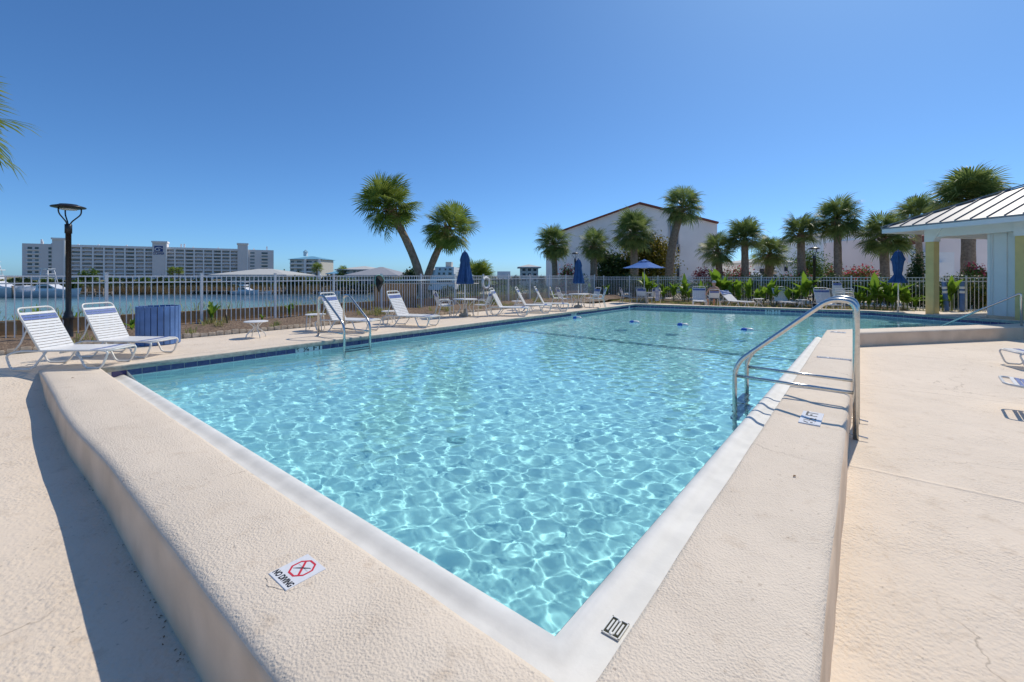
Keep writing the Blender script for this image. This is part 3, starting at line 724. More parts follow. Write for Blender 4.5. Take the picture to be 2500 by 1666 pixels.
def make_chaise(th, label, group='strap chaise lounges round the pool'):
    t = thing('chaise_lounge', label, 'chaise lounge', group=group)
    W2, sz, Ls, Lb, r_ = .29, .29, 1.02, .76, .0155
    th = R(th)
    for s_ in (-1, 1):
        y = s_*W2
        rail = fillet([(.10, y, .285), (-.10, y*1.02, .01), (-.42, y*1.02, .01), (-.50, y, .23), (-.30, y, sz), (Ls-.12, y, sz), (Ls, y, sz-.02), (Ls-.10, y*1.02, .012), (Ls-.34, y*1.02, .012), (Ls-.46, y, .275)], .07, 5)
        m_ = MB(); m_.tube(rail, r_, 8); m_.build('side_rail', 'white', t)
        m_ = MB(); m_.tube([(-.40, y*.93, sz-.01), (-.30, y*.93, sz+.12), (-math.cos(th)*.42, y*.93, sz+math.sin(th)*.42)], r_*.8, 7); m_.build('back_prop', 'white', t)
    m_ = MB(); m_.tube([(Ls-.03, -W2, sz-.01), (Ls-.03, W2, sz-.01)], r_, 8); m_.build('foot_bar', 'white', t)
    m_ = MB(); m_.tube([(.3, -W2, .26), (.3, W2, .26)], r_*.9, 8); m_.build('under_bar', 'white', t)
    c, s = math.cos(th), math.sin(th)
    bp = lambda l, y: (-c*l, y, sz+s*l)
    m_ = MB(); m_.tube(fillet([bp(0, -W2), bp(Lb, -W2), bp(Lb, W2), bp(0, W2)], .09, 6), r_, 8); bf = m_.build('back_frame', 'white', t)
    l = Lb-.105; k = 0
    while l > .01:
        me_ = SM['b' if k in (1, 2) else 'w']
        put('strap', me_, t, (-c*l+s*.012, 0, sz+s*l+c*.012), (0, th, 0)); l -= .0485; k += 1
    x = .03; k = 0; N = int((Ls-.07)/.0485)
    while x < Ls-.05:
        put('strap', SM['b' if k in (N-3, N-4) else 'w'], t, (x, 0, sz+.014)); x += .0485; k += 1
    return t
def place(o, hinge, toward, z):
    d = Vector(toward)-Vector(hinge); o.location = (hinge[0], hinge[1], z); o.rotation_euler = (0, 0, math.atan2(d.y, d.x))
KZ = C+.29
def chaise_at(o, hpx, hpy, ang, z=C):
    p = at(hpx, hpy, z+.29); o.location = (p.x, p.y, z); o.rotation_euler = (0, 0, R(ang))
first = make_chaise(62, 'white strap chaise with blue band standing at the curb end by the black lamp post')
chaise_at(first, 140, 846.5, 4); first.scale = (.92,)*3
LB = [('white strap chaise with blue band in front of the blue slatted bin', 279, 825, -4),
      ('white strap chaise with blue band behind the steel ladder on the left deck', 828, 779, -13),
      ('white strap chaise beside the cross legged table, before the two leaning palms', 984, 769, -19),
      ('white strap chaise just past the first umbrella table, below the life ring', 1223, 749.5, -10),
      ('white strap chaise with small table at its head, below the fence beyond the life ring', 1282, 743.8, -8),
      ('white strap chaise standing next to the second umbrella table', 1327, 740.5, -8)]
for (lb, px, py, an) in LB:
    c_ = dup(first, lb, (0, 0, 0), 0); chaise_at(c_, px, py, an); c_.scale = (.92,)*3 if px < 500 else (.97,)*3
# far side, foot towards the pool
FB = [(1707, 21.9, -110, 'white strap chaise on the far side next to the seated person'),
      (1908, 21.2, -97, 'white strap chaise on the far side between two cross legged tables'),
      (2012, 19.3, -105, 'white strap chaise on the far side beside the lamp post and stacked chairs')]
for (px, Y, an, lb) in FB:
    p = ray(px, Y, ZD); dup(first, lb, p, R(an)).scale = (1, 1, 1)
lowc = make_chaise(38, 'low reclined strap chaise with a blue towel, beside the seated person'); p = ray(1789, 21.3, ZD); lowc.location = p; lowc.rotation_euler = (0, 0, R(-70))
# right edge of the lower deck
r1 = dup(first, 'chaise at the deck edge by the shallow end curb, only its foot loop in view', (0, 0, 0), 0)
d = Vector((.93, -.38)).normalized(); foot = at(2475, 893, .02); r1.scale = (1, 1, 1); r1.location = (foot.x+d.x*.95, foot.y+d.y*.95, 0); r1.rotation_euler = (0, 0, math.atan2(-d.y, -d.x))
r2 = make_chaise(6, 'chaise lying flat on the right deck, its head end casting a slatted shadow')
d = Vector((.73, -.69)).normalized(); nrm = Vector((-d.y, d.x)); tp = at(2438, 918, .37)
r2.location = (tp.x+d.x*.76-nrm.x*.29, tp.y+d.y*.76-nrm.y*.29, 0); r2.rotation_euler = (0, 0, math.atan2(d.y, d.x))

# towel on the low chaise
m_ = MB(); n_ = 10; vs = []
for i in range(n_+1):
    for j in range(7):
        l = .45+.30*i/n_; y = -.30+.6*j/6; vs.append((-math.cos(R(38))*l+.03*math.sin(i*.9+j), y, .29+math.sin(R(38))*l+.032+.012*math.sin(i*1.3+j*1.7)))
m_.add(vs, [(i*7+j, (i+1)*7+j, (i+1)*7+j+1, i*7+j+1) for i in range(n_) for j in range(6)], 0, True)
def stripe_mat(name, ca, cb, axis, scale):
    m, t, b = base_mat(name); tc = nn(t, 'ShaderNodeTexCoord'); wv = nn(t, 'ShaderNodeTexWave', wave_type='BANDS', bands_direction=axis)
    wv.inputs['Scale'].default_value = scale; wv.inputs['Distortion'].default_value = .6; t.links.new(tc.outputs['Object'], wv.inputs['Vector'])
    r = nn(t, 'ShaderNodeValToRGB'); r.color_ramp.interpolation = 'CONSTANT'; r.color_ramp.elements[1].position = .5
    r.color_ramp.elements[0].color = lin(ca); r.color_ramp.elements[1].color = lin(cb); t.links.new(wv.outputs['Fac'], r.inputs[0]); t.links.new(r.outputs[0], b.inputs['Base Color']); b.inputs['Roughness'].default_value = .95; return m
MAT['towel'] = stripe_mat('towel_stripes', (.70, .70, .72), (.02, .045, .16), 'Z', 4.5)
MAT['towel2'] = M('blue_towel', (.07, .16, .42), rough=.95, c2=(.45, .5, .6), vs=9, pos=False)
tw = m_.build('towel', 'towel2', rec=False); tw.location = lowc.location; tw.rotation_euler = lowc.rotation_euler
tag(tw, 'blue patterned towel draped over the low reclined chaise', 'towel')

# ------------------------------------------------------------------ side tables
def side_table(label, loc, rz=0, h=.36, rad=.24, style='x'):
    t = thing('side_table', label, 'side table', loc, rz, 'small white side tables')
    m_ = MB(); m_.lathe([(0, h-.02), (rad-.01, h-.022), (rad, h-.015), (rad, h-.004), (rad-.012, h), (0, h)], 28); m_.build('table_top', 'strap', t)
    if style == 'sq': legs = [(sx*rad*.72, sy*rad*.72) for sx in (-1, 1) for sy in (-1, 1)]
    if style == 'x':
        for k in range(4):
            a = math.pi/2*k+.6; c, s = math.cos(a), math.sin(a)
            p = fillet([(c*rad*.6, s*rad*.6, h-.025), (c*.045, s*.045, h*.66), (c*.05, s*.05, h*.55), (c*rad*.80, s*rad*.80, h*.20), (c*rad*.86, s*rad*.86, 0)], .06, 4)
            m_ = MB(); m_.tube(p, .012, 7); m_.build('leg', 'white', t)
    else:
        for (x, y) in legs:
            m_ = MB(); m_.tube([(x*.9, y*.9, h-.02), (x*1.05, y*1.05, 0)], .012, 7); m_.build('leg', 'white', t)
    return t
side_table('round white side table standing alone on the left deck near the blue bin', at(625, 824, C), .3)
side_table('white four legged side table just left of the steel ladder', at(770, 806, C), .2, style='sq', h=.40)
side_table('white cross legged side table at the head of the chaise before the palms', at(952, 790, C), .9)
side_table('white side table between the chaises beyond the life ring', at(1263, 757, C), .4)
side_table('white cross legged side table between the low chaise and a tall backed one', ray(1852, 20.9, ZD), .1, h=.42)
side_table('white cross legged side table left of the dark lamp post on the far side', ray(1958, 20.1, ZD), .5, h=.42)

# ------------------------------------------------------------------ dining chairs, tables, umbrellas
CS = {k: strap_mesh('strap', .44, .041, m) for k, m in (('w', 'strap'), ('b', 'bstrap'))}
def make_chair(label, group='white strap armchairs'):
    t = thing('strap_chair', label, 'chair', group=group)
    w_ = .225; r_ = .0135; zs = .38; zt = .84
    for s_ in (-1, 1):
        y = s_*w_
        m_ = MB(); m_.tube(fillet([(.24, y*1.08, 0), (.20, y*1.1, .56), (-.16, y*1.1, .54), (-.20, y, .48)], .08, 5), r_, 7); m_.build('arm', 'white', t)
        m_ = MB(); m_.tube([(-.30, y*1.06, 0), (-.20, y, zs), (-.21, y, zs+.1)], r_, 7); m_.build('leg', 'white', t)
    m_ = MB(); m_.tube(fillet([(.21, -w_, zs), (-.18, -w_, zs-.01), (-.34, -w_, zt), (-.34, w_, zt), (-.18, w_, zs-.01), (.21, w_, zs)], .07, 5), r_, 7); m_.build('seat_frame', 'white', t)
    m_ = MB(); m_.tube([(.21, -w_, zs), (.21, w_, zs)], r_, 7); m_.build('front_bar', 'white', t)
    for k in range(7): put('strap', CS['b' if k == 6 else 'w'], t, (-.14+.05*k, 0, zs+.012))
    d = Vector((-.16, 0, zt-zs+.01)); L = d.length; d.normalize(); ang = math.atan2(d.z, -d.x)
    for k in range(7):
        l = L-.10-.052*k; put('strap', CS['b' if k in (0, 1) else 'w'], t, (-.18+d.x*l+.012, 0, zs-.01+d.z*l), (0, ang, 0))
    return t
def make_table(label, loc, rad=.42, h=.58):
    t = thing('patio_table', label, 'table', loc, 0, 'round patio tables with umbrellas')
    m_ = MB(); m_.lathe([(.03, h-.02), (rad-.015, h-.025), (rad, h-.015), (rad, h-.003), (rad-.012, h), (.03, h)], 32); m_.build('table_top', 'strap', t)
    for k in range(4):
        a = math.pi/2*k+.4; c, s = math.cos(a), math.sin(a); m_ = MB()
        m_.tube(fillet([(c*rad*.82, s*rad*.82, h-.03), (c*.12, s*.12, h*.55), (c*rad*.8, s*rad*.8, .0)], .1, 5), .014, 7); m_.build('leg', 'white', t)
    return t
def umbrella_base(t):
    m_ = MB(); m_.lathe([(.2, 0), (.2, .05), (.14, .09), (.04, .11), (.035, .24), (0, .24)], 20); m_.build('base', 'tan', t)
def closed_umbrella(label, loc, ztop, zbot, rmax, tied=False, lean=0):
    t = thing('closed_umbrella', label, 'umbrella', loc); z0 = loc[2]
    m_ = MB(); m_.tube([(0, 0, 0), (0, 0, ztop-z0-.02)], .019, 10); m_.build('pole', 'white', t)
    hT, hB = ztop-z0, zbot-z0; hh = hT-hB
    if tied: pr = [(0, 1.0), (.25, .985), (.42, .93), (.75, .72), (.62, .66), (.52, .5), (.50, .38), (.42, .30), (.40, .26), (.60, .18), (.95, .04), (1.0, 0)]
    else: pr = [(0, 1.0), (.18, .985), (.34, .94), (.52, .84), (.62, .74), (.60, .70), (.56, .66), (.64, .5), (.78, .3), (.93, .1), (1.0, .03), (.92, 0)]
    prof = [(max(.001, r_*rmax), hB+z*hh) for r_, z in pr]
    ph = [random.uniform(0, 6) for _ in range(3)]
    def mod(a, z): 
        k = 1-.0*z; return 1+.24*abs(math.sin(4*a+ph[0]+z*.5))**1.5-.12+.12*math.sin(13*a+ph[1]-z*2)+.06*math.sin(3*a+ph[2])
    m_ = MB(); m_.lathe(prof, 72, mod=mod); m_.build('canopy', 'canvas', t)
    m_ = MB(); m_.lathe([(.022, hT-.03), (.028, hT), (.018, hT+.03), (0, hT+.045)], 10); m_.build('finial', 'canvas', t)
    umbrella_base(t); return t
ch0 = make_chair('white strap armchair pulled to the first umbrella table from the pool side')
def chair_at(o, loc, ang): o.location = loc; o.rotation_euler = (0, 0, R(ang))
T1 = at(1135, 772, C); T2 = at(1412, 750.5, C); T3 = ray(1573, 24.6, ZD)
make_table('round white patio table with closed umbrella beside the leaning palms', T1)
make_table('round white patio table with closed umbrella near the far corner of the pool', T2)
make_table('round white patio table under the open blue umbrella', T3)
chair_at(ch0, T1+Vector((-.62, -.38, 0)), 25)
for (lb, T, dx, dy, an) in [
    ('white strap armchair on the fence side of the first umbrella table', T1, -.74, .18, 10),
    ('white strap armchair with its back to the life ring at the first umbrella table', T1, .58, .02, 165),
    ('left hand white strap armchair of the pair facing the second umbrella table', T2, -.85, .30, -8),
    ('white strap armchair in front of its twin at the second umbrella table', T2, -.60, -.15, 15),
    ('white strap armchair facing left at the second umbrella table', T2, .62, .25, 200),
    ('white strap armchair at the end of the second umbrella table with arms towards it', T2, .85, -.05, 175),
    ('white strap armchair left under the open umbrella', T3, -.35, -.70, 70),
    ('white strap armchair with the striped towel under the open umbrella', T3, .30, -.75, 95),
    ('white strap armchair behind the table under the open umbrella', T3, .1, .8, -80),
    ('lone white strap armchair turned sideways near the far pool corner', None, 0, 0, 0)]:
    c_ = dup(ch0, lb, (0, 0, 0), 0)
    if T is None: chair_at(c_, ray(1529, 24.3, ZD), 0)
    else: chair_at(c_, T+Vector((dx, dy, 0)), an)
def twl():
    m_ = MB(); vs = []
    for i in range(13):
        for j in range(6):
            y = -.10+.20*j/5; z = .88-.06*i
            vs.append((-.385-.02*min(i, 3)*0+.012*math.sin(i*.8+j*1.1)-.004*i, y+.01*math.sin(i*.7), z if i else .885))
    m_.add(vs, [(i*6+j, (i+1)*6+j, (i+1)*6+j+1, i*6+j+1) for i in range(12) for j in range(5)], 0, True)
    o = m_.build('towel', 'towel', rec=False); o.location = T3+Vector((.30, -.75, 0)); o.rotation_euler = (0, 0, R(95))
    tag(o, 'navy and white zigzag striped towel hanging over a chair back', 'towel')
twl()
closed_umbrella('closed blue umbrella at the first table beside the two leaning palms', T1, 2.52, 1.42, .25)
closed_umbrella('closed blue umbrella at the table near the far pool corner', T2, 2.41, 1.36, .22)
pU = ray(2193, 17.0, ZD+.05)
closed_umbrella('closed blue umbrella tied at its waist near the khaki column', pU, zof(612, 17.0), zof(691, 17.0), .26, tied=True)
t = thing('open_umbrella', 'open blue market umbrella with vented top over the far patio table', 'umbrella', T3)
m_ = MB(); m_.tube([(0, 0, 0), (0, 0, 2.35)], .02, 10); m_.build('pole', 'white', t)
def gore(r0, z0, r1, z1, n=8, sag=.05):
    m_ = MB()
    for k in range(n):
        a0, a1 = 2*math.pi*k/n, 2*math.pi*(k+1)/n; vs = []
        for i in range(6):
            s_ = i/5; r_ = r0+(r1-r0)*s_; z = z0+(z1-z0)*s_-.03*math.sin(s_*math.pi)
            for j in range(5):
                q_ = j/4; a = a0+(a1-a0)*q_; rr = r_*(1-(.055*s_)*math.sin(q_*math.pi)); vs.append((rr*math.cos(a), rr*math.sin(a), z-.02*s_*math.sin(q_*math.pi)))
        m_.add(vs, [(i*5+j, (i+1)*5+j, (i+1)*5+j+1, i*5+j+1) for i in range(5) for j in range(4)], 0, False)
    return m_
cn = gore(.26, 2.28, 1.2, 1.93).build('canopy', 'canvas2', t, rec=False)
gore(.02, 2.42, .34, 2.30).build('vent_cap', 'canvas2', cn, rec=False)
for k in range(8):
    a = 2*math.pi*k/8; m_ = MB(); m_.bar((0, 0, 2.30), (1.18*math.cos(a), 1.18*math.sin(a), 1.92), .02, .012)
    rb = m_.build('rib', 'white', t)
    m_ = MB(); m_.bar((0, 0, 1.85), (.6*math.cos(a), .6*math.sin(a), 2.10), .014, .01); m_.build('strut', 'white', rb)
umbrella_base(t)

# stacked chairs, tilted table top
Sx = ray(2060, 18.6, ZD)
for k in range(5):
    c_ = dup(ch0, ('topmost white chair of the stack by the far fence' if k == 4 else 'white strap chair in the stack under the topmost one by the far fence'), Sx+Vector((0, 0, .105*k)), R(-75), 'stack of white strap chairs')
t = thing('tilted_table_top', 'round tan table top leaning on its edge behind the stacked chairs', 'table top', ray(2030, 20.0, ZD))
m_ = MB(); m_.lathe([(0, -.015), (.46, -.015), (.48, 0), (.46, .015), (0, .015)], 32); o_ = m_.build('disc', 'tan', t); o_.location = (0, 0, .46); o_.rotation_euler = (R(76), 0, R(12))
m_ = MB(); m_.lathe([(.05, .016), (.05, .05), (.02, .06), (.02, .30)], 12); q2 = m_.build('socket', 'white', o_)

# ------------------------------------------------------------------ bin
t = thing('slatted_bin', 'round blue slatted trash receptacle beside the fence', 'trash can', at(387, 839, C))
bh, br = .75, .345
m_ = MB(); m_.lathe([(br-.03, .02), (br-.03, bh-.04), (br-.05, bh-.05), (br-.05, .05), (0, .05)], 24); m_.build('liner', 'candk', t)
for k in range(22):
    a = 2*math.pi*k/22+.05; m_ = MB(); m_.box((0, 0, bh/2+.005), (.022, 2*math.pi*br/22-.010, bh+random.uniform(-.006, .006)))
    s_ = m_.build('slat', 'canbl', t, bevel=.003); s_.location = (br*math.cos(a), br*math.sin(a), 0); s_.rotation_euler = (0, 0, a)

# ------------------------------------------------------------------ lamps
def post_lamp(label, loc, ztop, r_=.045, disc=.27):
    t = thing('lamp_post', label, 'lamp post', loc); h = ztop-loc[2]
    m_ = MB(); m_.lathe([(.11, 0), (.11, .03), (.075, .08), (.068, .45), (.085, .50), (.085, .54), (.07, .56), (.07, .60), (r_, .66), (r_, h*.79), (r_+.012, h*.79), (r_+.012, h*.855), (.03, h*.86)], 18); m_.build('pole', 'black', t)
    for k in range(3):
        a = 2*math.pi*k/3+.5; c, s = math.cos(a), math.sin(a)
        p = fillet([(c*.02, s*.02, h*.85), (c*.05, s*.05, h*.875), (c*disc*.72, s*disc*.72, h*.93), (c*disc*.72, s*disc*.72, h*.975)], .09, 6)
        m_ = MB(); m_.tube(p, .012, 8); m_.build('arm', 'black', t)
    m_ = MB(); m_.lathe([(disc*.5, h*.965), (disc*.95, h*.974), (disc, h*.979), (disc*.93, h*.985), (disc*.55, h*.996), (disc*.5, h), (0, h)], 28); hd = m_.build('lamp_head', 'black', t)
    m_ = MB(); m_.lathe([(0, h*.960), (disc*.48, h*.960), (disc*.5, h*.966), (0, h*.967)], 20); m_.build('lens', 'lens', hd)
    return t
post_lamp('black post lamp with flat round head between the two near loungers and the fence', at(167, 838, C), 3.14)
pl = ray(1988, 20.6, ZD)
post_lamp('dark post lamp with flat head rising beside the far side chaises', pl, zof(604, 20.6), .055, .24)
pl = ray(1404, 30.5, .2)
post_lamp('dark post lamp behind the fence seen above the second closed umbrella', pl, zof(617, 30.5), .05, .25)
t = thing('globe_lamp', 'white globe lamp on a short post behind the fence', 'lamp post', ray(1892, 34, .1))
m_ = MB(); m_.tube([(0, 0, 0), (0, 0, zof(676, 34))], .05, 8); m_.build('pole', 'black', t)
zg = zof(664, 34)-.1; m_ = MB(); m_.lathe([(.08, zg-.17), (.14, zg-.12), (.19, zg), (.14, zg+.13), (0, zg+.19)], 16); m_.build('globe', 'lens', t)

# ------------------------------------------------------------------ fences
def fence(label, posts, ground, ztop, npick, name='picket_fence'):
    """posts: list of world xy in order"""
    t = thing(name, label, 'fence', (posts[0].x, posts[0].y, ground)); o = t.location.copy()
    hh = ztop-ground
    pm = MB(); pm.box((0, 0, hh/2+.03), (.055, .055, hh+.06)); pm.box((0, 0, hh+.066), (.062, .062, .014)); pme = pm.mesh('post', 'fence')
    km = MB(); km.box((0, 0, hh/2+.02), (.018, .018, hh-.06)); kme = km.mesh('picket', 'fence')
    for i, p in enumerate(posts):
        d = (posts[min(i+1, len(posts)-1)]-posts[max(i-1, 0)]); rz = math.atan2(d.y, d.x)
        put('post', pme, t, (p.x-o.x, p.y-o.y, 0), (0, 0, rz))
        if i == len(posts)-1: break
        q_ = posts[i+1]; dd = q_-p; rz = math.atan2(dd.y, dd.x); n_ = max(2, round(dd.length/1.83*npick))
        for k in range(1, n_):
            c = p+dd*k/n_; put('picket', kme, t, (c.x-o.x, c.y-o.y, 0), (0, 0, rz))
        for z in (hh-.012, hh-.155, .10):
            m_ = MB(); m_.bar((p.x-o.x, p.y-o.y, z), (q_.x-o.x, q_.y-o.y, z), .030, .028); m_.build('rail', 'fence', t)
    return t
FD = Vector((1.1115, 1.4522)); F0 = Vector((-9.08, 9.91))
lp = [F0+FD*i for i in range(-2, 14)]
fence('white metal picket fence along the bay side, between the mulch bed and water', lp, .29, 1.70, 16)
corner = lp[-1]
RD = Vector((1.356, -1.2286)); R0 = Vector((4.6, 29.98))
rp = [corner]+[R0+RD*k for k in range(1, 14)]
fence('white metal picket fence across the far side, in front of the palms', rp, .25, 1.63, 16)
def on_right_fence(px, off=0.0):     # point of the far fence line at a measured column, moved by off towards the pool
    r_ = (px-CX)/FPX; s_ = (r_*R0.y-R0.x)/(RD.x-r_*RD.y); p = R0+RD*s_
    n_ = Vector((RD.y, -RD.x)).normalized()    # towards the pool
    return p+n_*off
def on_left_fence(px, off=0.0):
    r_ = (px-CX)/FPX; s_ = (r_*F0.y-F0.x)/(FD.x-r_*FD.y); p = F0+FD*s_; n_ = Vector((FD.y, -FD.x)).normalized(); return p+n_*off
# board wall behind the bay fence
bw = thing('board_wall', 'low brown vertical board wall standing behind the bay side fence', 'wall', (F0.x, F0.y, .1))
o = bw.location.copy(); nrm = Vector((-FD.y, FD.x)).normalized(); fu = FD.normalized()
bdm = {}
for key, hgt in (('lo', .66), ('hi', 1.30)):
    m_ = MB(); m_.box((0, 0, hgt/2), (.235, .03, hgt)); bdm[key] = m_.mesh('board', 'board')
s_ = -3.6
while s_ < 23.0:
    p = F0+fu*s_+nrm*.42; hi = 7.4 < s_ < 9.3
    put('board', bdm['hi' if hi else 'lo'], bw, (p.x-o.x, p.y-o.y, random.uniform(-.006, .006)+(.0)), (0, 0, math.atan2(fu.y, fu.x)+random.uniform(-.012, .012))); s_ += .24
m_ = MB(); a = F0+fu*-3.7+nrm*.42; b = F0+fu*11.2+nrm*.42
m_.bar((a.x-o.x, a.y-o.y, .672), (b.x-o.x, b.y-o.y, .672), .06, .022); m_.build('cap_rail', 'board', bw)
# life ring, skimmer net, poles
p = on_left_fence(1183.5, .07); t = thing('life_ring', 'white life ring hung on a fence post', 'life ring', (p.x, p.y, zof(691, p.y)), math.atan2(FD.y, FD.x))
m_ = MB(); m_.tube([(math.cos(a)*.235, 0, math.sin(a)*.235) for a in np.linspace(0, 2*math.pi, 33)[:-1]], .058, 10, closed=True); m_.build('ring', 'bike', t)
for k in range(4):
    a = math.pi/2*k+.78; m_ = MB(); m_.tube([(math.cos(a)*.235+math.cos(a+1.57)*dx, 0, math.sin(a)*.235+math.sin(a+1.57)*dx) for dx in (-.03, .03)], .062, 10); m_.build('band', 'strap', t)
p = on_left_fence(924, .08); q_ = on_left_fence(1112, .08)
t = thing('skimmer_net', 'pool skimmer net with green hoop and pale blue pole hung along the fence', 'net', (p.x, p.y, zof(686, p.y))); o = t.location.copy()
fa = math.atan2(FD.y, FD.x); fx = Vector((math.cos(fa), math.sin(fa), 0))
hoop = [(-.17, -.17), (-.20, 0), (-.17, .19), (0, .21), (.10, .14), (.19, .0), (.10, -.14), (0, -.22)]
hp = fillet([fx*x+Vector((0, 0, z)) for x, z in hoop]+[fx*hoop[0][0]+Vector((0, 0, hoop[0][1]))], .08, 4)
m_ = MB(); m_.tube(hp, .016, 7); m_.build('hoop', 'netg', t)
m_ = MB(); tip = fx*(-.05)+Vector((.05, -.12, -.42)); n_ = len(hoop)
m_.add([fx*x*.97+Vector((0, 0, z*.97)) for x, z in hoop]+[tip, fx*.0+Vector((.06, -.14, 0))], [(i, (i+1) % n_, n_) for i in range(n_)]+[(i, (i+1) % n_, n_+1) for i in range(n_)]); m_.build('mesh_bag', 'netd', t, rec=False)
e3 = Vector((q_.x, q_.y, zof(684, q_.y)))-o; m_ = MB(); m_.tube([fx*.19, e3], .017, 8); m_.build('pole', 'poleb', t)
p2 = on_left_fence(937, .06); q2 = on_left_fence(1166, .06)
m_ = MB(); c0 = Vector((p2.x, p2.y, zof(692, p2.y))); m_.tube([Vector((0, 0, 0)), Vector((q2.x, q2.y, zof(692.5, q2.y)))-c0], .015, 8); o_ = m_.build('rescue_pole', 'white'); o_.location = c0
tag(o_, 'long white rescue pole resting along the fence under the skimmer pole', 'pole')
# small stake
p = at(556, 802, C); m_ = MB(); m_.tube([(0, 0, 0), (-.05, .0, .42)], .014, 7); o_ = m_.build('stake', 'black'); o_.location = p; tag(o_, 'thin dark stake leaning in the mulch bed beside a banana plant', 'stake')
# blue padded posts at the right
for px, lean, lb in ((2310, .055, 'blue padded post with white bands, leaning, by the right fence'), (2346, .0, 'upright blue padded post with white bands by the right fence')):
    p = on_right_fence(px, .55); g = .27; t = thing('padded_post', lb, 'post', (p.x, p.y, g)); h = zof(688, p.y)-g
    def seg(a, b, r_, mt, nm):
        m_ = MB(); m_.lathe([(r_*.9, a), (r_, a+.01), (r_, b-.01), (r_*.9, b)], 14); o_ = m_.build(nm, mt, t); o_.rotation_euler = (0, -lean*1.9, 0)
    seg(0, h*.62, .075, 'canbl', 'sleeve'); seg(h*.62, h*.70, .08, 'bike', 'white_band'); seg(h*.70, h*.76, .075, 'canbl', 'collar'); seg(h*.76, h*.84, .08, 'bike', 'white_band'); seg(h*.84, h, .07, 'canbl', 'cap')

# ------------------------------------------------------------------ plants
def np_mesh(name, verts, faces, mat, smooth_=False):
    me_ = bpy.data.meshes.new(name); me_.from_pydata(verts, [], faces); me_.materials.append(MAT[mat]); me_.update(); return me_
def frond_mesh(seed, mat, nb=32, droop=.30):
    rg = random.Random(seed); m_ = MB(); hub = Vector((.50, 0, -.02))
    m_.tube([(0, 0, 0), (.25, 0, .03), (.50, 0, -.02)], [.022, .014, .010], 5)
    for k in range(nb):
        ph = R(-142+284*k/(nb-1)); L = (.50+.08*math.cos(ph))*rg.uniform(.84, 1.08); c, s = math.cos(ph), math.sin(ph)
        wv = .039*L/.55; fold = -.16*abs(s)-.05
        dr = droop*rg.uniform(.5, 1.5)
        def P(r_, off):
            z = hub.z+fold*r_+(-dr*max(0, r_-.30)**1.6*2.2)
            rr = r_*(1-.12*max(0, r_-.3)); return (hub.x+c*rr-s*off+.10*r_*r_*0, hub.y+s*rr+c*off, z+(.012 if off else 0)*0)
        a = .5*L; b = .8*L
        m_.add([P(.03, 0), P(a, -wv/2), P(a, wv/2), P(b, -wv*.33), P(b, wv*.33), P(L, 0)], [(0, 1, 2), (1, 3, 4, 2), (3, 5, 4)])
    return m_.mesh('frond', mat)
FR = {'g': [frond_mesh(s_, 'frond', droop=.2+.12*s_) for s_ in range(4)], 'd': [frond_mesh(s_+9, 'frond2', droop=.35+.15*s_) for s_ in range(4)]}
def palm(label, base, crown, rad, nf=46, kind='g', tr=.17, bend=0.0, group='palm trees round the pool', lo=-50, name='palm_tree', boots=True, seed=0):
    rg = random.Random(seed*13+5); base, crown = Vector(base), Vector(crown)
    t = thing(name, label, 'palm tree', base, 0, group); d = crown-base; side = Vector((d.z, 0, -d.x)).normalized() if d.length > 0 else Vector((1, 0, 0))
    pts = []; rs = []
    for i in range(15):
        s_ = i/14; q_ = d*s_+side*bend*math.sin(math.pi*s_)*d.length
        pts.append(q_); rs.append(tr*(1.18-.25*s_+.06*math.sin(i*2.3)*(.5))*(1.15 if i == 0 else 1))
    pts[0] = pts[0]-Vector((0, 0, .15))
    m_ = MB(); m_.tube(pts, rs, 12); m_.build('trunk', 'trunk', t)
    ax = (pts[-1]-pts[-3]).normalized(); rotq = Vector((0, 0, 1)).rotation_difference(ax)
    if boots:
        m_ = MB()
        for k in range(34):
            a = k*2.399; zz = -.55*rad*.6+.55*rad*.6*(k/34); c, s = math.cos(a), math.sin(a)
            p0_ = Vector((c*tr*.85, s*tr*.85, zz)); p1_ = Vector((c*(tr*1.55+.05), s*(tr*1.55+.05), zz+.22*rad*.62*rg.uniform(.7, 1.3)))
            m_.bar(d+rotq @ p0_, d+rotq @ p1_, .05, .025, up=(c, s, .3))
        m_.build('leaf_bases', 'boot', t)
    for k in range(nf):
        f = (k+.5)/nf; el = 82-(82-lo)*f**.85+rg.uniform(-8, 8); az = k*137.5+rg.uniform(-14, 14)
        mt = Matrix.Rotation(R(az), 4, 'Z') @ Matrix.Rotation(-R(el), 4, 'Y') @ Matrix.Rotation(R(rg.uniform(-35, 35)), 4, 'X')
        o_ = put('frond', FR[kind][rg.randrange(4)], t); sc = rad*rg.uniform(.78, 1.04)*.97
        o_.matrix_local = Matrix.Translation(d+ax*(.12*rad*(1-f))) @ rotq.to_matrix().to_4x4() @ mt @ Matrix.Scale(sc, 4)
    return t
def palm_px(label, cpx, cpy, bpx, Y, rpx, seed, zb=.1, **k):
    c_ = ray(cpx, Y, zof(cpy, Y)); b_ = ray(bpx, Y, zb)
    return palm(label, b_, c_, rpx/FPX*Y, seed=seed, **k)
palm_px('taller of the two leaning palms on the bay side, trunk leaning left', 952, 512, 1046, 19.2, 90, 1, tr=.165, bend=.05, lo=-42, nf=46)
palm_px('shorter of the two leaning palms on the bay side, trunk leaning right', 1094, 560, 1022, 19.9, 78, 2, tr=.155, bend=-.04, lo=-62, nf=39)
palm_px('palm in front of the left end of the grey gabled building', 1352, 598, 1357, 33, 54, 3, kind='d', tr=.20, lo=-60, nf=44)
palm_px('palm with pale trunk between two others before the gabled building', 1450, 600, 1449, 32, 50, 4, kind='d', tr=.24, lo=-60, nf=39)
palm_px('broad palm with brown trunk before the ridge of the gabled building', 1547, 572, 1550, 32.5, 66, 5, kind='d', tr=.26, lo=-50, nf=50)
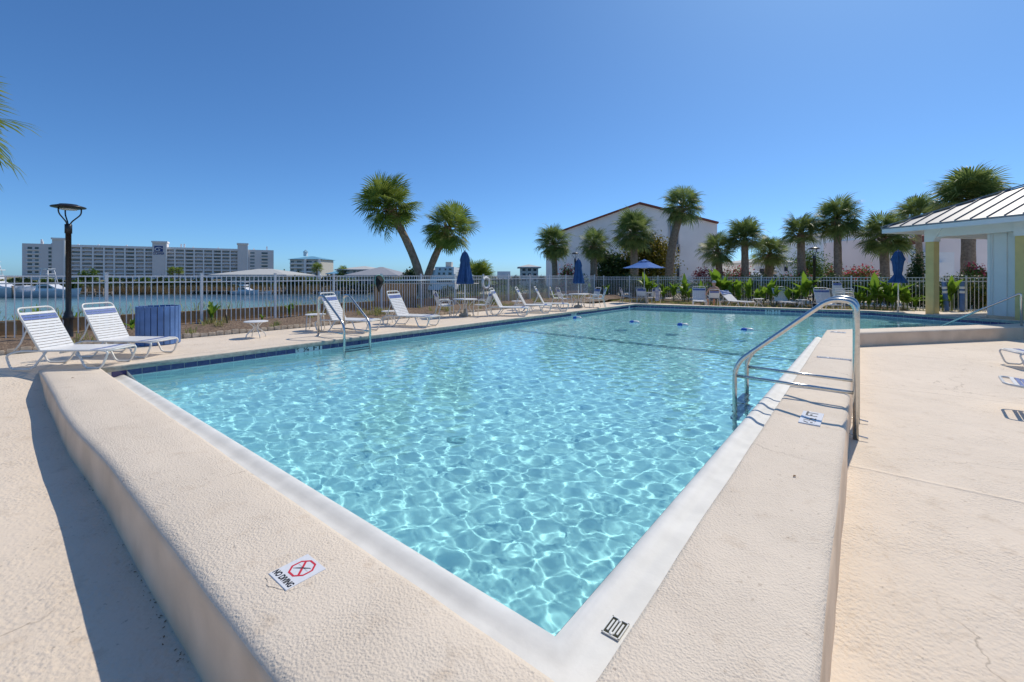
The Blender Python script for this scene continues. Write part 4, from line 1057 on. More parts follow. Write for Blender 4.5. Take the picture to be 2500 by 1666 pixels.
palm_px('tall palm with curved pale trunk before the gabled building', 1665, 508, 1634, 33, 60, 6, kind='d', tr=.28, bend=-.05, lo=-55, nf=39)
palm_px('small leaning palm at the right corner of the gabled building', 1752, 615, 1773, 32, 54, 7, kind='d', tr=.22, bend=-.04, lo=-45, nf=35)
palm_px('straight palm just right of the gabled building with red shrubs at its foot', 1818, 586, 1820, 31, 58, 8, kind='d', tr=.23, lo=-30, nf=43)
palm_px('low dark palm with a slanting trunk behind the globe lamp', 1880, 622, 1866, 33, 52, 9, kind='d', tr=.30, bend=.03, lo=-35, nf=38)
palm_px('straight palm standing behind the far lamp post', 1955, 570, 1958, 30, 56, 10, kind='d', tr=.23, lo=-30, nf=38)
palm_px('tall palm with a slim trunk above the red flowering bushes', 2044, 540, 2047, 28.5, 68, 11, kind='d', tr=.21, lo=-48, nf=46)
palm_px('palm behind the tied umbrella with drooping lower fronds', 2158, 582, 2162, 27, 72, 12, kind='d', tr=.23, lo=-48, nf=46)
palm_px('palm crown rising behind the tip of the metal roof', 2240, 536, 2250, 33, 66, 13, kind='d', tr=.20, lo=-20, nf=38)
palm_px('tallest palm with a thick dark trunk behind the bathhouse roof', 2366, 492, 2362, 25, 92, 14, kind='d', tr=.30, lo=-12, nf=55)
palm_px('low bushy palm behind the life ring', 1163, 690, 1165, 24, 62, 15, tr=.16, lo=-5, nf=34, boots=False)
palm('palm whose frond tips poke into the left edge of the photo', (-13.0, 8.4, .1), (-11.82, 8.6, 4.85), 1.9, seed=16, tr=.18, lo=-50, nf=43)

def leaf_cloud(blobs, n, size, seed, flat=.6, cut=None):
    """diamond leaves through the volume of ellipsoidal blobs: (cx,cy,cz,rx,ry,rz)"""
    rg = np.random.default_rng(seed); B = np.array(blobs, float); vol = B[:, 3]*B[:, 4]*B[:, 5]; pick = rg.choice(len(B), n, p=vol/vol.sum())
    d = rg.normal(size=(n, 3)); d /= np.linalg.norm(d, axis=1)[:, None]; r_ = rg.random(n)**(.42)
    c = B[pick, :3]+d*r_[:, None]*B[pick, 3:]*(1+.16*rg.normal(size=n))[:, None]
    nrm = d*.6+rg.normal(size=(n, 3))*.7+np.array([0, 0, .35]); nrm /= np.linalg.norm(nrm, axis=1)[:, None]
    a = np.cross(nrm, rg.normal(size=(n, 3))); a /= np.linalg.norm(a, axis=1)[:, None]; b = np.cross(nrm, a)
    L = size*rg.uniform(.6, 1.35, n)[:, None]; w_ = L*flat*.5
    v = np.stack([c-a*L*.5, c+b*w_+nrm*L*.08, c+a*L*.5, c-b*w_+nrm*L*.08], 1).reshape(-1, 3)
    f = np.arange(n*4).reshape(-1, 4)
    return v.tolist(), f.tolist()
def shrub(label, loc, size, n, leaf, mat, flower=None, nfl=0, fl_size=.06, seed=0, group=None, name='shrub', cat='shrub', nblob=9, stems=3):
    rg = random.Random(seed+77); t = thing(name, label, cat, loc, 0, group); rx, ry, rz = size; blobs = []
    for k in range(nblob):
        a = rg.uniform(0, 6.28); q_ = rg.random()**.5*.62; zc = rg.uniform(.38, 1.45)*rz
        s_ = rg.uniform(.40, .60); blobs.append((math.cos(a)*q_*rx, math.sin(a)*q_*ry, zc, rx*s_, ry*s_, rz*s_*.9))
    v, f = leaf_cloud(blobs, n, leaf, seed); put('foliage', np_mesh('foliage', v, f, mat), t)
    if flower:
        top = [(b[0], b[1], b[2]+b[5]*.25, b[3]*1.08, b[4]*1.08, b[5]*1.05) for b in blobs]
        v, f = leaf_cloud(top, nfl, fl_size, seed+3, flat=.9); tag(put('flowers', np_mesh('flowers', v, f, flower), t), kind='stuff')
    for k in range(stems):
        a = rg.uniform(0, 6.28); m_ = MB(); e_ = Vector((math.cos(a)*rx*.35, math.sin(a)*ry*.35, rz*.9))
        m_.tube([(0, 0, -.15), e_*.5+Vector((.03, 0, 0)), e_], [.035*rz, .025*rz, .012*rz], 6); m_.build('stem', 'bark', t)
    return t
# dark understorey behind the far fence
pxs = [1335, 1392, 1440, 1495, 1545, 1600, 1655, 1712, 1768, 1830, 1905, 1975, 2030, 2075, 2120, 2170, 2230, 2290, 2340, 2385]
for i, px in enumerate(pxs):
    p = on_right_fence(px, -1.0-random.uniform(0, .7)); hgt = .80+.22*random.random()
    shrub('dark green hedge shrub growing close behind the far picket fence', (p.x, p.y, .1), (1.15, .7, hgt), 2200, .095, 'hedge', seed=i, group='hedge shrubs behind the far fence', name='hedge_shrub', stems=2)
def shrub_px(label, px, py_top, Y, wpx, mat, seed, n=2600, leaf=.11, zb=.1, **k):
    ht = zof(py_top, Y)-zb; r_ = wpx/2/FPX*Y
    return shrub(label, ray(px, Y, zb), (r_, r_*.8, ht*.5), n, leaf, mat, seed=seed, **k)
shrub_px('dark leafy tree with amber yellow top behind the open umbrella', 1590, 560, 36, 140, 'busho', 41, n=9500, leaf=.22, name='small_tree', cat='tree', nblob=16, stems=5)
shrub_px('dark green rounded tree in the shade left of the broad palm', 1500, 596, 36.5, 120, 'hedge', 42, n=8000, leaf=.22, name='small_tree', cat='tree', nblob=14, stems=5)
shrub_px('oleander bush with pink flowers behind the second closed umbrella', 1388, 640, 31.5, 56, 'bushg', 43, flower='flower', nfl=352, fl_size=0.138)
shrub_px('dark red leaved shrub at the foot of the small leaning palm', 1728, 640, 30.5, 78, 'flowerd', 44, n=2600)
shrub_px('bright green shrub with red blooms between two palms', 1800, 630, 31.5, 70, 'bushg', 45, flower='flower', nfl=528, fl_size=0.127)
shrub_px('bright green shrub right of the straight palm', 1850, 636, 32.3, 44, 'bushg', 46)
shrub_px('tall yellow green tree behind the far lamp post', 1990, 588, 34, 120, 'bushg', 47, n=5200, leaf=.15, name='small_tree', cat='tree', nblob=15, stems=4)
shrub_px('low flowering shrub left of the far lamp post', 1950, 646, 29.5, 70, 'bushg', 48, flower='flower', nfl=330, fl_size=0.115)
shrub_px('large red flowering oleander under the tall slim palm', 2100, 628, 29.5, 126, 'bushg', 49, n=5200, flower='flower', nfl=1144, fl_size=0.138, nblob=14)
shrub_px('flowering oleander just left of the tall slim palm', 2030, 650, 28.8, 60, 'bushg', 50, flower='flower', nfl=352, fl_size=0.115)
shrub_px('red flowering bush right of the thick trunked palm', 2392, 624, 22.5, 70, 'bushg', 51, n=3000, flower='flower', nfl=660, fl_size=0.115)
shrub_px('low red flowering bush left of the thick trunked palm', 2330, 664, 23.5, 50, 'bushg', 52, flower='flower', nfl=484, fl_size=0.103)
shrub_px('yellow leaved bush behind the fence beside the bathhouse wall', 2392, 681, 18.9, 60, 'bushy', 53, n=2600, leaf=.08)
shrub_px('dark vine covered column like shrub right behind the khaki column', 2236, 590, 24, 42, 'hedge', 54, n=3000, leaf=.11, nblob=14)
shrub_px('rounded green tree behind the trunks of the two leaning palms', 1010, 652, 60, 66, 'fartree', 55, n=2600, leaf=.35, zb=-1.5, name='small_tree', cat='tree')
shrub_px('green scrub behind the bay fence near the life ring', 1240, 690, 27, 90, 'bushg', 56, zb=.0)
shrub_px('green scrub at the fence corner left of the second umbrella', 1310, 686, 31, 80, 'bushg', 57, zb=.0)
shrub_px('dark scrub behind the board wall below the right leaning palm', 1085, 694, 22, 70, 'hedge', 59, zb=.0)
shrub_px('scrub behind the fence under the low bushy palm', 1150, 700, 23, 100, 'bushg', 58, zb=.0)
# banana and canna plants
def leaf_blade(seed, L=1.0, wd=.24, droop=.5):
    rg = random.Random(seed); m_ = MB(); n_ = 9; vs = []
    for i in range(n_+1):
        s_ = i/n_; x = L*s_*(1-.15*droop*s_*s_); z = L*(.35*s_-droop*s_*s_*.75); hw = wd*.5*math.sin(math.pi*min(1, .06+s_*.94)**.75)*(1+.12*rg.uniform(-1, 1))
        if i == n_: hw = .004
        vs += [(x, -hw, z+hw*.35), (x, 0, z), (x, hw, z+hw*.35)]
    m_.add(vs, [(i*3+k, (i+1)*3+k, (i+1)*3+k+1, i*3+k+1) for i in range(n_) for k in range(2)], 0, True); return m_.mesh('leaf', 'banana')
BL = [leaf_blade(1, 1, .34, .35), leaf_blade(2, 1, .40, .7), leaf_blade(3, 1, .30, .15)]
def banana(label, loc, h, n, seed, group='broad leaved banana and canna plants', spread=1.0):
    rg = random.Random(seed); t = thing('banana_plant', label, 'plant', loc, 0, group)
    m_ = MB(); m_.tube([(0, 0, -.05), (.01, 0, h*.35), (.0, .01, h*.62)], [.032, .026, .014], 7); m_.build('stem', 'stem', t)
    for k in range(n):
        el = rg.uniform(15, 75) if k > 1 else rg.uniform(60, 85); L = h*rg.uniform(.48, .74)*spread; az = rg.uniform(0, 360)
        o_ = put('leaf', BL[rg.randrange(3)], t); zz = h*(.30+.32*k/n)
        o_.matrix_local = Matrix.Translation((0, 0, zz)) @ Matrix.Rotation(R(az), 4, 'Z') @ Matrix.Rotation(-R(el), 4, 'Y') @ Matrix.Scale(L, 4)
    return t
for i, (px, py, h, lb) in enumerate([(517, 798, .62, 'young banana plant in the mulch bed right of the blue bin'), (708, 781, .50, 'leafy green plant in the mulch bed left of the steel ladder'), (640, 790, .24, 'tiny seedling plant in the mulch bed behind the lone side table'),
        (322, 818, .36, 'small green plant in the bed left of the blue bin'), (185, 812, .50, 'green plant in the bed behind the black lamp post'), (92, 822, .62, 'green plant behind the chaise at the curb end'),
        (1208, 748, .45, 'green plant behind the chaise below the life ring'), (1350, 742, .55, 'leafy plant left of the second umbrella table')]):
    p = at(px, py, C+.04); banana(lb, p, h, 8, 100+i)
for i, (px, off, h, n) in enumerate([(1424, .4, 1.5, 6), (1448, .5, .75, 7), (1490, .5, .8, 7), (1592, .8, 1.3, 9), (1612, .9, 1.0, 9), (1632, .8, .9, 9), (1660, .9, .95, 8), (1686, .9, 1.15, 9), (1722, .7, .9, 7), (1757, .5, 1.55, 9), (1778, .6, 1.35, 9), (1808, .6, 1.1, 9), (1838, .8, 1.0, 9), (1872, .7, .9, 8), (1890, .7, 1.05, 9), (1930, .7, .75, 8), (1972, .5, 1.35, 8), (1995, .6, .8, 8),
        (2112, .7, .8, 9), (2138, .7, 1.15, 10), (2168, .7, 1.0, 10), (2188, .6, 1.1, 10), (2215, .6, .8, 9), (2272, .5, .7, 9), (2300, .5, .75, 9), (2322, .4, 1.3, 6), (2150, .3, .9, 10), (2205, .2, .9, 9), (2125, 1.0, .6, 9), (2180, 1.0, .65, 10), (2235, .9, .6, 9), (1820, 1.1, .7, 9), (1795, .9, .9, 9), (1700, 1.2, .7, 9), (1640, 1.2, .6, 9), (1905, .9, .8, 9), (1860, 1.0, .7, 9), (1675, .5, .9, 9), (1950, .5, .9, 9), (2100, .4, .8, 9), (2290, .8, .55, 8)]):
    p = on_right_fence(px, off); banana('bright green banana plant in the strip along the far fence', (p.x, p.y, .24), h*1.12, n+2, 200+i)
# ground cover: variegated grass tufts (nobody could count the blades)
def tufts(name, label, pts, seed, hmin, hmax, nb=16, mat='grassb'):
    rg = np.random.default_rng(seed); V_ = []; F_ = []
    for p in pts:
        for k in range(nb):
            a = rg.uniform(0, 6.28); h = rg.uniform(hmin, hmax); ln = rg.uniform(.3, 1.0)*h; b = np.array([p.x+rg.normal()*.05, p.y+rg.normal()*.05, p.z-.02])
            d = np.array([math.cos(a), math.sin(a), 0]); sdv = np.array([-math.sin(a), math.cos(a), 0])*.008
            i0 = len(V_); V_ += [b-sdv, b+sdv, b+d*ln*.45+[0, 0, h*.75]-sdv*.8, b+d*ln*.45+[0, 0, h*.75]+sdv*.8, b+d*ln+[0, 0, h*.8]]
            F_ += [(i0, i0+1, i0+3, i0+2), (i0+2, i0+3, i0+4)]
    o_ = put(name, np_mesh(name, [tuple(v_) for v_ in V_], F_, mat)); return tag(o_, label, 'grass', kind='stuff')
pts = []
for k in range(300):
    u = random.uniform(-5, 23); v = 10.75+random.random()*1.45
    if mnoise.noise(Vector((u*.8, v*.8, 5))) > .08: pts.append(W(u, v, C+.14*smooth(10.6, 11.8, v)))
tufts('variegated_grass', 'variegated yellow green grass tufts dotted over the mulch bed', pts, 4, .10, .26)
pts = [W(random.uniform(21.9, 24.2), random.uniform(-6, 12), .24) for k in range(900)]
tufts('strip_grass', 'low grass growing in the strip before the far fence', pts, 5, .06, .16, 10, 'grassb')
pts = [W(random.uniform(-4, 20), random.uniform(12.9, 13.5), .25) for k in range(150)]
tufts('sea_oats', 'tall thin sea grass behind the board wall', pts, 6, .55, 1.0, 12, 'grassb')

# ------------------------------------------------------------------ bathhouse
TIP = Vector((14.0, 16.8)); EV = Vector((.21, -.978)).normalized(); NV_ = Vector((-EV.y, EV.x))
ZE = 3.50
bh_ = thing('bathhouse', 'white bathhouse with grey standing seam metal hip roof and khaki columns', 'building', (TIP.x, TIP.y, .25)); o = bh_.location.copy()
def BP(e_, n_, z): p = TIP+EV*e_+NV_*n_; return Vector((p.x, p.y, z))-o
LE, LN = 9.0, 7.4; rise = .46
ridge_n = LN/2; zr = ZE+rise*ridge_n
r = MB(); 
A, B_, Cc, D_ = BP(0, 0, ZE), BP(LE, 0, ZE), BP(LE, LN, ZE), BP(0, LN, ZE); R1, R2 = BP(ridge_n, ridge_n, zr), BP(LE, ridge_n, zr)
r.add([A, B_, Cc, D_, R1, R2], [(0, 1, 5, 4), (3, 0, 4), (2, 3, 4, 5)]); 
A2 = [p-Vector((0, 0, .05)) for p in (A, B_, Cc, D_)]
r.add([A, B_, Cc, D_]+A2, [(0, 4, 5, 1), (1, 5, 6, 2), (2, 6, 7, 3), (3, 7, 4, 0)])
roof = r.build('roof', 'roofm', bh_, rec=False)
k = .25
while k < LE:
    top = min(k, ridge_n) if True else 0
    a = BP(k, 0, ZE+.022); b = BP(k, top, ZE+.022+rise*top); m_ = MB(); m_.bar(a, b, .02, .038, up=(0, 0, 1)); m_.build('seam', 'roofm', roof); k += .42
k = .3
while k < LN:
    top = min(k, LN-k); a = BP(0, k, ZE+.022); b = BP(top, k, ZE+.022+rise*top); m_ = MB(); m_.bar(a, b, .02, .038); m_.build('seam', 'roofm', roof); k += .42
for (p, q_) in ((A, R1), (D_, R1), (R1, R2)):
    m_ = MB(); m_.bar(p+Vector((0, 0, .04)), q_+Vector((0, 0, .04)), .13, .035); m_.build('ridge_cap', 'roofm', roof)
sf = MB(); sf.add([p-Vector((0, 0, .055)) for p in (A, B_, Cc, D_)], [(0, 3, 2, 1)]); sf.build('soffit', 'trimw', bh_, rec=False)
for a, b in (((.03, .03), (LE, .03)), ((.03, .03), (.03, LN))):
    m_ = MB(); m_.bar(BP(*a, ZE-.13), BP(*b, ZE-.13), .03, .15); m_.build('fascia', 'trimw', bh_)
for a, b in (((.85, 1.12), (LE, 1.12)), ((.85, 1.12), (.85, LN-1))):
    m_ = MB(); m_.bar(BP(*a, ZE-.24), BP(*b, ZE-.24), .20, .34); m_.build('beam', 'trimw', bh_)
def column(e_, n_, w_=.27):
    m_ = MB(); zt = 2.98; c = BP(e_, n_, 0); m_.box((c.x, c.y, (zt-.05)/2+.0+(0.25-o.z)/2-.15), (w_, w_, zt-.05+.2), rz=math.atan2(EV.y, EV.x)); cl = m_.build('column', 'khaki', bh_, bevel=.008)
    m_ = MB(); z0, z1 = zt-o.z-.05, ZE-.08-o.z; ca = math.atan2(EV.y, EV.x)
    pr = [(w_/2+.02, z0), (w_/2+.02, z0+.03), (w_/2+.02, z0+.08), (w_/2+.30, z1), (-w_/2-.02, z1), (-w_/2-.02, z0)]
    vs = [];
    for s_ in (-1, 1):
        for (x, z) in pr: vs.append(c+Vector((EV.x*x, EV.y*x, 0))+Vector((NV_.x, NV_.y, 0))*(s_*(w_/2+.02))+Vector((0, 0, z-c.z)))
    n_p = len(pr); m_.add(vs, [tuple(range(n_p)), tuple(range(2*n_p-1, n_p-1, -1))]+[(i, (i+1) % n_p, n_p+(i+1) % n_p, n_p+i) for i in range(n_p)]); m_.build('bracket', 'trimw', cl)
column(.95, 1.12); column(3.47, 1.05)
zb_, zt_ = .05, ZE-.3
m_ = MB(); c = BP(2.42+2.9, 1.40+2.5, 0); m_.box((c.x, c.y, (zb_+zt_)/2-o.z), (5.8, 5.0, zt_-zb_), rz=math.atan2(EV.y, EV.x)); wl = m_.build('wall', 'siding', bh_)
for e_ in (2.44, 2.50, 2.86, 3.3, 3.7, 4.1, 4.6, 5.1):
    m_ = MB(); c = BP(e_, 1.385, 0); m_.box((c.x, c.y, (zb_+.24+zt_)/2-o.z), (.05 if e_ > 2.45 else .10, .03, zt_-zb_-.24), rz=math.atan2(EV.y, EV.x)); m_.build('batten', 'siding', wl)
m_ = MB(); c = BP(4.0, 1.36, 0); m_.box((c.x, c.y, .30-o.z), (3.2, .10, .18), rz=math.atan2(EV.y, EV.x)); m_.build('plinth', 'curbwall', bh_)
m_ = MB(); c = BP(1.65, 3.2, 0); m_.box((c.x, c.y, .24-o.z), (1.6, 4.4, .18), rz=math.atan2(EV.y, EV.x)); m_.build('porch_slab', 'paver', bh_)

# ------------------------------------------------------------------ grey gabled condominium and neighbours
def window_on(parent, o, a, b, z0, z1, mat='glass', frame='trimw', depth=.12, fr=.08):
    """window in the vertical plane through a-b (world xy), z0..z1; recess pane + frame bars"""
    a, b = Vector((a[0], a[1], 0)), Vector((b[0], b[1], 0)); d = (b-a).normalized(); nrm = Vector((d.y, -d.x, 0)); 
    if nrm.y > 0: nrm = -nrm
    m_ = MB(); off = nrm*.02; m_.add([a+off+Vector((0, 0, z0))-o, b+off+Vector((0, 0, z0))-o, b+off+Vector((0, 0, z1))-o, a+off+Vector((0, 0, z1))-o], [(0, 1, 2, 3)]); wn = m_.build('window', mat, parent, rec=False)
    if frame:
        m_ = MB(); f_ = nrm*.05
        for (p, q_) in (((a, z0), (b, z0)), ((a, z1), (b, z1)), ((a, z0), (a, z1)), ((b, z0), (b, z1))):
            m_.bar(p[0]+f_+Vector((0, 0, p[1]))-o, q_[0]+f_+Vector((0, 0, q_[1]))-o, fr, fr, up=tuple(nrm))
        m_.build('frame', frame, wn)
    return wn
Yc = 45.0
cd = thing('condominium', 'grey stucco gabled condominium with dark red roof edge', 'building', ray(1333, Yc, .1)); o = cd.location.copy()
g = [(1333, 700), (1333, 580), (1560, 499), (1751, 547), (1751, 700)]
fr = [Vector((ray(px, Yc).x, Yc, zof(py, Yc))) for px, py in g]; fr[0].z = fr[-1].z = -.1
bk = [p+Vector((6, 24, 0)) for p in fr]
m_ = MB(); m_.add([p-o for p in fr+bk], [(0, 1, 2, 3, 4), (9, 8, 7, 6, 5), (0, 5, 6, 1), (4, 3, 8, 9)]); m_.build('wall', 'stucco', cd)
for i in (1, 2):
    a, b, c, d = fr[i], fr[i+1], bk[i+1], bk[i]; up = Vector((0, 0, .16)); f_ = Vector((0, -.35, .02))
    m_ = MB(); m_.add([a+f_-o, b+f_-o, c-o, d-o, a+f_+up-o, b+f_+up-o, c+up-o, d+up-o], [(0, 1, 2, 3), (4, 5, 6, 7), (0, 1, 5, 4), (1, 2, 6, 5), (2, 3, 7, 6), (3, 0, 4, 7)]); m_.build('roof', 'redtrim', cd)
for (p0_, p1_, y0, y1) in ((1634, 1656, 550, 602), (1652, 1659, 598, 619), (1650, 1659, 648, 692), (1346, 1350, 618, 633)):
    window_on(cd, o, ray(p0_, Yc-.03), ray(p1_, Yc-.03), zof(y1, Yc), zof(y0, Yc), 'glass2' if p0_ == 1634 else 'glass', 'redtrim' if False else 'ocd', fr=.09)
m_ = MB()
def block(name, label, px0, px1, ytop, Y, dep, mat, zb=-.1, rooftype=None, roofmat='roofl', ypeak=None, wins=(), over=.4, skew=0, cat='building', group=None, wmat='glass'):
    a, b = ray(px0, Y), ray(px1, Y+skew); z1 = zof(ytop, Y)
    t = thing(name, label, cat, (a.x, a.y, zb), 0, group); o = t.location.copy(); d = (b-a); d.z = 0; dn = Vector((-d.y, d.x, 0)).normalized()*dep
    if dn.y < 0: dn = -dn
    base = [a, b, b+dn, a+dn]; m_ = MB(); vs = [Vector((p.x, p.y, zb))-o for p in base]+[Vector((p.x, p.y, z1))-o for p in base]
    m_.add(vs, [(0, 1, 5, 4), (1, 2, 6, 5), (2, 3, 7, 6), (3, 0, 4, 7), (4, 5, 6, 7)]); m_.build('wall', mat, t)
    if rooftype:
        zp = zof(ypeak, Y); ev = d.normalized()*over; nv_ = dn.normalized()*over
        q_ = [a-ev-nv_, b+ev-nv_, b+dn+ev+nv_, a+dn-ev+nv_]; q_ = [Vector((p.x, p.y, z1))-o for p in q_]; mid = min(d.length*.46, dep*.5)
        r1_, r2_ = (a+dn*.5+d.normalized()*mid), (b+dn*.5-d.normalized()*mid); rr = [Vector((p.x, p.y, zp))-o for p in (r1_, r2_)]
        m_ = MB(); lo = [p-Vector((0, 0, .25)) for p in q_]
        m_.add(q_+rr+lo, [(0, 1, 5, 4), (1, 2, 5), (2, 3, 4, 5), (3, 0, 4), (0, 6, 7, 1), (1, 7, 8, 2), (2, 8, 9, 3), (3, 9, 6, 0), (6, 9, 8, 7)]); m_.build('roof', roofmat, t, rec=False)
    for (f0, f1, y0, y1) in wins:
        window_on(t, o, a+d*f0+dn.normalized()*-.03, a+d*f1+dn.normalized()*-.03, zof(y1, Y), zof(y0, Y), wmat, 'trimw', fr=.10)
    return t
block('house', 'pale blue house with white roof edge behind the tall slim palm', 2038, 2232, 572, 46, 10, 'stucco2', rooftype='hip', ypeak=548, roofmat='roofl',
      wins=[(.02, .10, 590, 612), (.14, .22, 590, 612), (.40, .52, 598, 622), (.56, .72, 598, 622), (.78, .92, 598, 622), (.40, .58, 638, 664), (.65, .85, 638, 664), (.03, .2, 632, 660)])
t = thing('balcony', 'white railed balcony on the pale blue house', 'balcony', ray(2112, 45.9, zof(622, 45.9))); o = t.location.copy(); a, b = ray(2112, 44.6), ray(2222, 44.6); L = (b-a).length; z0 = 0
m_ = MB(); m_.box((L/2-.1, -.6, -.08), (L+.2, 1.4, .16)); m_.build('slab', 'trimw', t)
for zz in (.9, .1): m_ = MB(); m_.bar((0, -1.25, zz), (L, -1.25, zz), .05, .05); m_.build('rail', 'trimw', t)
for k in range(28): m_ = MB(); m_.bar((L*k/27, -1.25, .1), (L*k/27, -1.25, .9), .03, .03, up=(0, 1, 0)); m_.build('baluster', 'trimw', t)
block('house', 'low white and blue house seen between palm trunks behind the globe lamp', 1842, 1962, 640, 48, 10, 'stucco2', wins=[(.08, .2, 655, 676), (.30, .42, 652, 672), (.58, .68, 650, 664)], rooftype='hip', ypeak=628)
pk = block('house', 'pinkish stucco house with red roof edge behind the khaki column', 2222, 2440, 572, 36, 10, 'stucco3', wins=[(.60, .72, 588, 612), (.10, .24, 628, 632), (.2, .45, 658, 662)])
o = pk.location.copy()
for (p0_, p1_, y0, y1, dy) in ((2262, 2330, 616, 700, 1.6), (2280, 2326, 640, 700, 2.4), (2205, 2232, 640, 700, 1.8)):
    a, b = ray(p0_, 36-dy), ray(p1_, 36-dy); zt = zof(y0, 36); m_ = MB(); m_.box(((a.x+b.x)/2-o.x, 36-dy/2-o.y, (zt-.1)/2), ((b.x-a.x), dy, zt+.1)); m_.build('stair_wall', 'trimw' if p0_ != 2205 else 'stucco', pk)
a, b = ray(2222, 35.7, zof(591, 35.7)), ray(2300, 35.7, zof(571, 35.7)); m_ = MB(); m_.bar(a-o, b-o, .5, .30, up=(0, 1, 0)); m_.build('roof_edge', 'redtrim', pk)
# ------------------------------------------------------------------ across the bay
ZS = -1.4
block('house', 'twin hip roofed white pavilion house on the far shore below the big hotel', 540, 690, 671, 112, 12, 'cream', zb=ZS, rooftype='hip', ypeak=656, roofmat='roofl', over=2, wins=[(.08+.15*k, .17+.15*k, 680, 694) for k in range(6)])
block('house', 'two storey grey house with pale hip roof on the far shore', 832, 905, 658, 118, 14, 'stucco', zb=ZS, rooftype='hip', ypeak=649, roofmat='roofl', over=1.2, wins=[(.1, .2, 661, 668), (.42, .5, 661, 668), (.55, .63, 661, 668), (.8, .88, 661, 668), (.1, .25, 682, 694), (.4, .6, 682, 694)])
block('house', 'wide low house with dark grey hip roof on the far shore', 868, 955, 672, 112, 14, 'cream', zb=ZS, rooftype='hip', ypeak=651, roofmat='roofg', over=2.2, wins=[(.08+.17*k, .19+.17*k, 682, 698) for k in range(5)])
block('house', 'small blue roofed house behind the pale roofed one across the bay', 806, 834, 668, 135, 10, 'cream', zb=ZS, rooftype='hip', ypeak=659, roofmat='roofb', over=1)
block('house', 'white modern flat roofed house seen past the right leaning palm', 1062, 1108, 652, 95, 12, 'trimw', zb=ZS, wins=[(.2, .32, 655, 661), (.5, .62, 655, 661), (.72, .9, 655, 661), (.15, .3, 665, 672), (.4, .55, 665, 672), (.7, .9, 665, 672), (.1, .9, 680, 690)])
block('house', 'small white gabled annex beside the white modern house', 1046, 1062, 660, 96, 8, 'trimw', zb=ZS, rooftype='hip', ypeak=654, roofmat='roofl', over=.4, wins=[(.2, .4, 664, 672), (.6, .8, 664, 672)])
block('roof_tower', 'square white rooftop tower on the white modern house', 1088, 1102, 640, 97, 2.5, 'cream', zb=zof(655, 97), cat='tower')
block('house', 'two storey cream house with pale hip roof left of the gabled building', 1271, 1314, 652, 105, 9, 'cream', zb=ZS, rooftype='hip', ypeak=645, roofmat='roofl', over=.7, wins=[(.08+.31*k, .30+.31*k, y, y+8) for k in range(3) for y in (655, 667, 680)])
block('house', 'pale flat roofed house beyond the low bushy palm', 1214, 1246, 663, 120, 9, 'stucco2', zb=ZS)
# blue roofed tower block
tb = block('apartment_tower', 'cream apartment tower with pale blue hip roof and cupola', 708, 784, 633, 320, 22, 'cream', zb=ZS, rooftype='hip', ypeak=624.5, roofmat='roofb', over=1.0,
      wins=[(f, f+w_, y, y+6.5) for y in (637, 647, 657, 667) for f, w_ in ((.03, .10), (.22, .16), (.53, .18), (.78, .08), (.9, .08))])
o = tb.location.copy(); c = (ray(746, 331)-o); zc = zof(625, 331)-o.z
m_ = MB(); m_.box((c.x, c.y, zc+1.2), (2.2, 2.2, 3)); cu2 = m_.build('cupola', 'trimw', tb)
m_ = MB(); m_.lathe([(2.2, zc+2.7), (0, zc+4.6)], 4, (c.x, c.y, 0), sm=False); m_.build('cupola_roof', 'roofb', cu2)
for k in range(5):
    z = zof(643.5+10*k, 320)-o.z; m_ = MB(); a = ray(708, 319.4)-o; b = ray(784, 319.4)-o; m_.bar((a.x, a.y, z), (b.x, b.y, z), .9, 1.0); m_.build('balcony_band', 'trimw', tb)
for f in (.49, .94):
    m_ = MB(); p = ray(708+76*f, 319)-o; m_.box((p.x, p.y, (zof(633, 320)-ZS)/2), (1.4, 1.4, zof(633, 320)-ZS)); m_.build('pier', 'trimw', tb)
# Oceania hotel
HA, HB = Vector((-337, 305)), Vector((-206, 382)); hd = (HB-HA).normalized(); hn = Vector((hd.y, -hd.x))
ho = thing('hotel', 'long grey seaside hotel block with three stair towers and OCEANIA sign', 'hotel', (HA.x, HA.y, ZS)); o = ho.location.copy()
def hs_(px): 
    r_ = (px-CX)/FPX; return (r_*HA.y-HA.x)/(hd.x-r_*hd.y)
ZT = 24.0; ha = math.atan2(hd.y, hd.x)
def HBox(name, mat, s0, s1, d0, d1, z0, z1, parent=None):
    c = HA+hd*(s0+s1)/2-hn*(d0+d1)/2*-1; m_ = MB(); m_.box((c.x-o.x, c.y-o.y, (z0+z1)/2-o.z), (s1-s0, abs(d1-d0), z1-z0), rz=ha); return m_.build(name, mat, parent or ho)
# +d is towards the bay
S = {k: hs_(k) for k in (55, 130, 160, 373, 408, 580, 605, 668)}
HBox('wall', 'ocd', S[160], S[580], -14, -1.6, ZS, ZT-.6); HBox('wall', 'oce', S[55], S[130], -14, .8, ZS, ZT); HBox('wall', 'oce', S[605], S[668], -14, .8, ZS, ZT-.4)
HBox('parapet', 'ocw', S[160], S[580], -14, .4, ZT-1.7, ZT)
for s0, s1, pt in ((130, 161, 581), (373, 408, 589), (580, 605, 594)):
    Yt = (HA+hd*S.get(s0, 0)).y; zt = zof(pt, Yt); tw_ = HBox('stair_tower', 'oce', hs_(s0), hs_(s1), -8, 2.2, ZS, zt-1.2)
    HBox('tower_cap', 'ocw', hs_(s0)-.5, hs_(s1)+.5, -8.5, 2.8, zt-1.2, zt); HBox('tower_edge', 'ocw', hs_(s1)-.7, hs_(s1)+.1, 1.8, 2.5, ZS, zt-1.2)
FHt = 2.78
cols = [172, 198, 227, 254, 279, 305, 330, 353, 427, 451, 474, 497, 520, 541, 562]
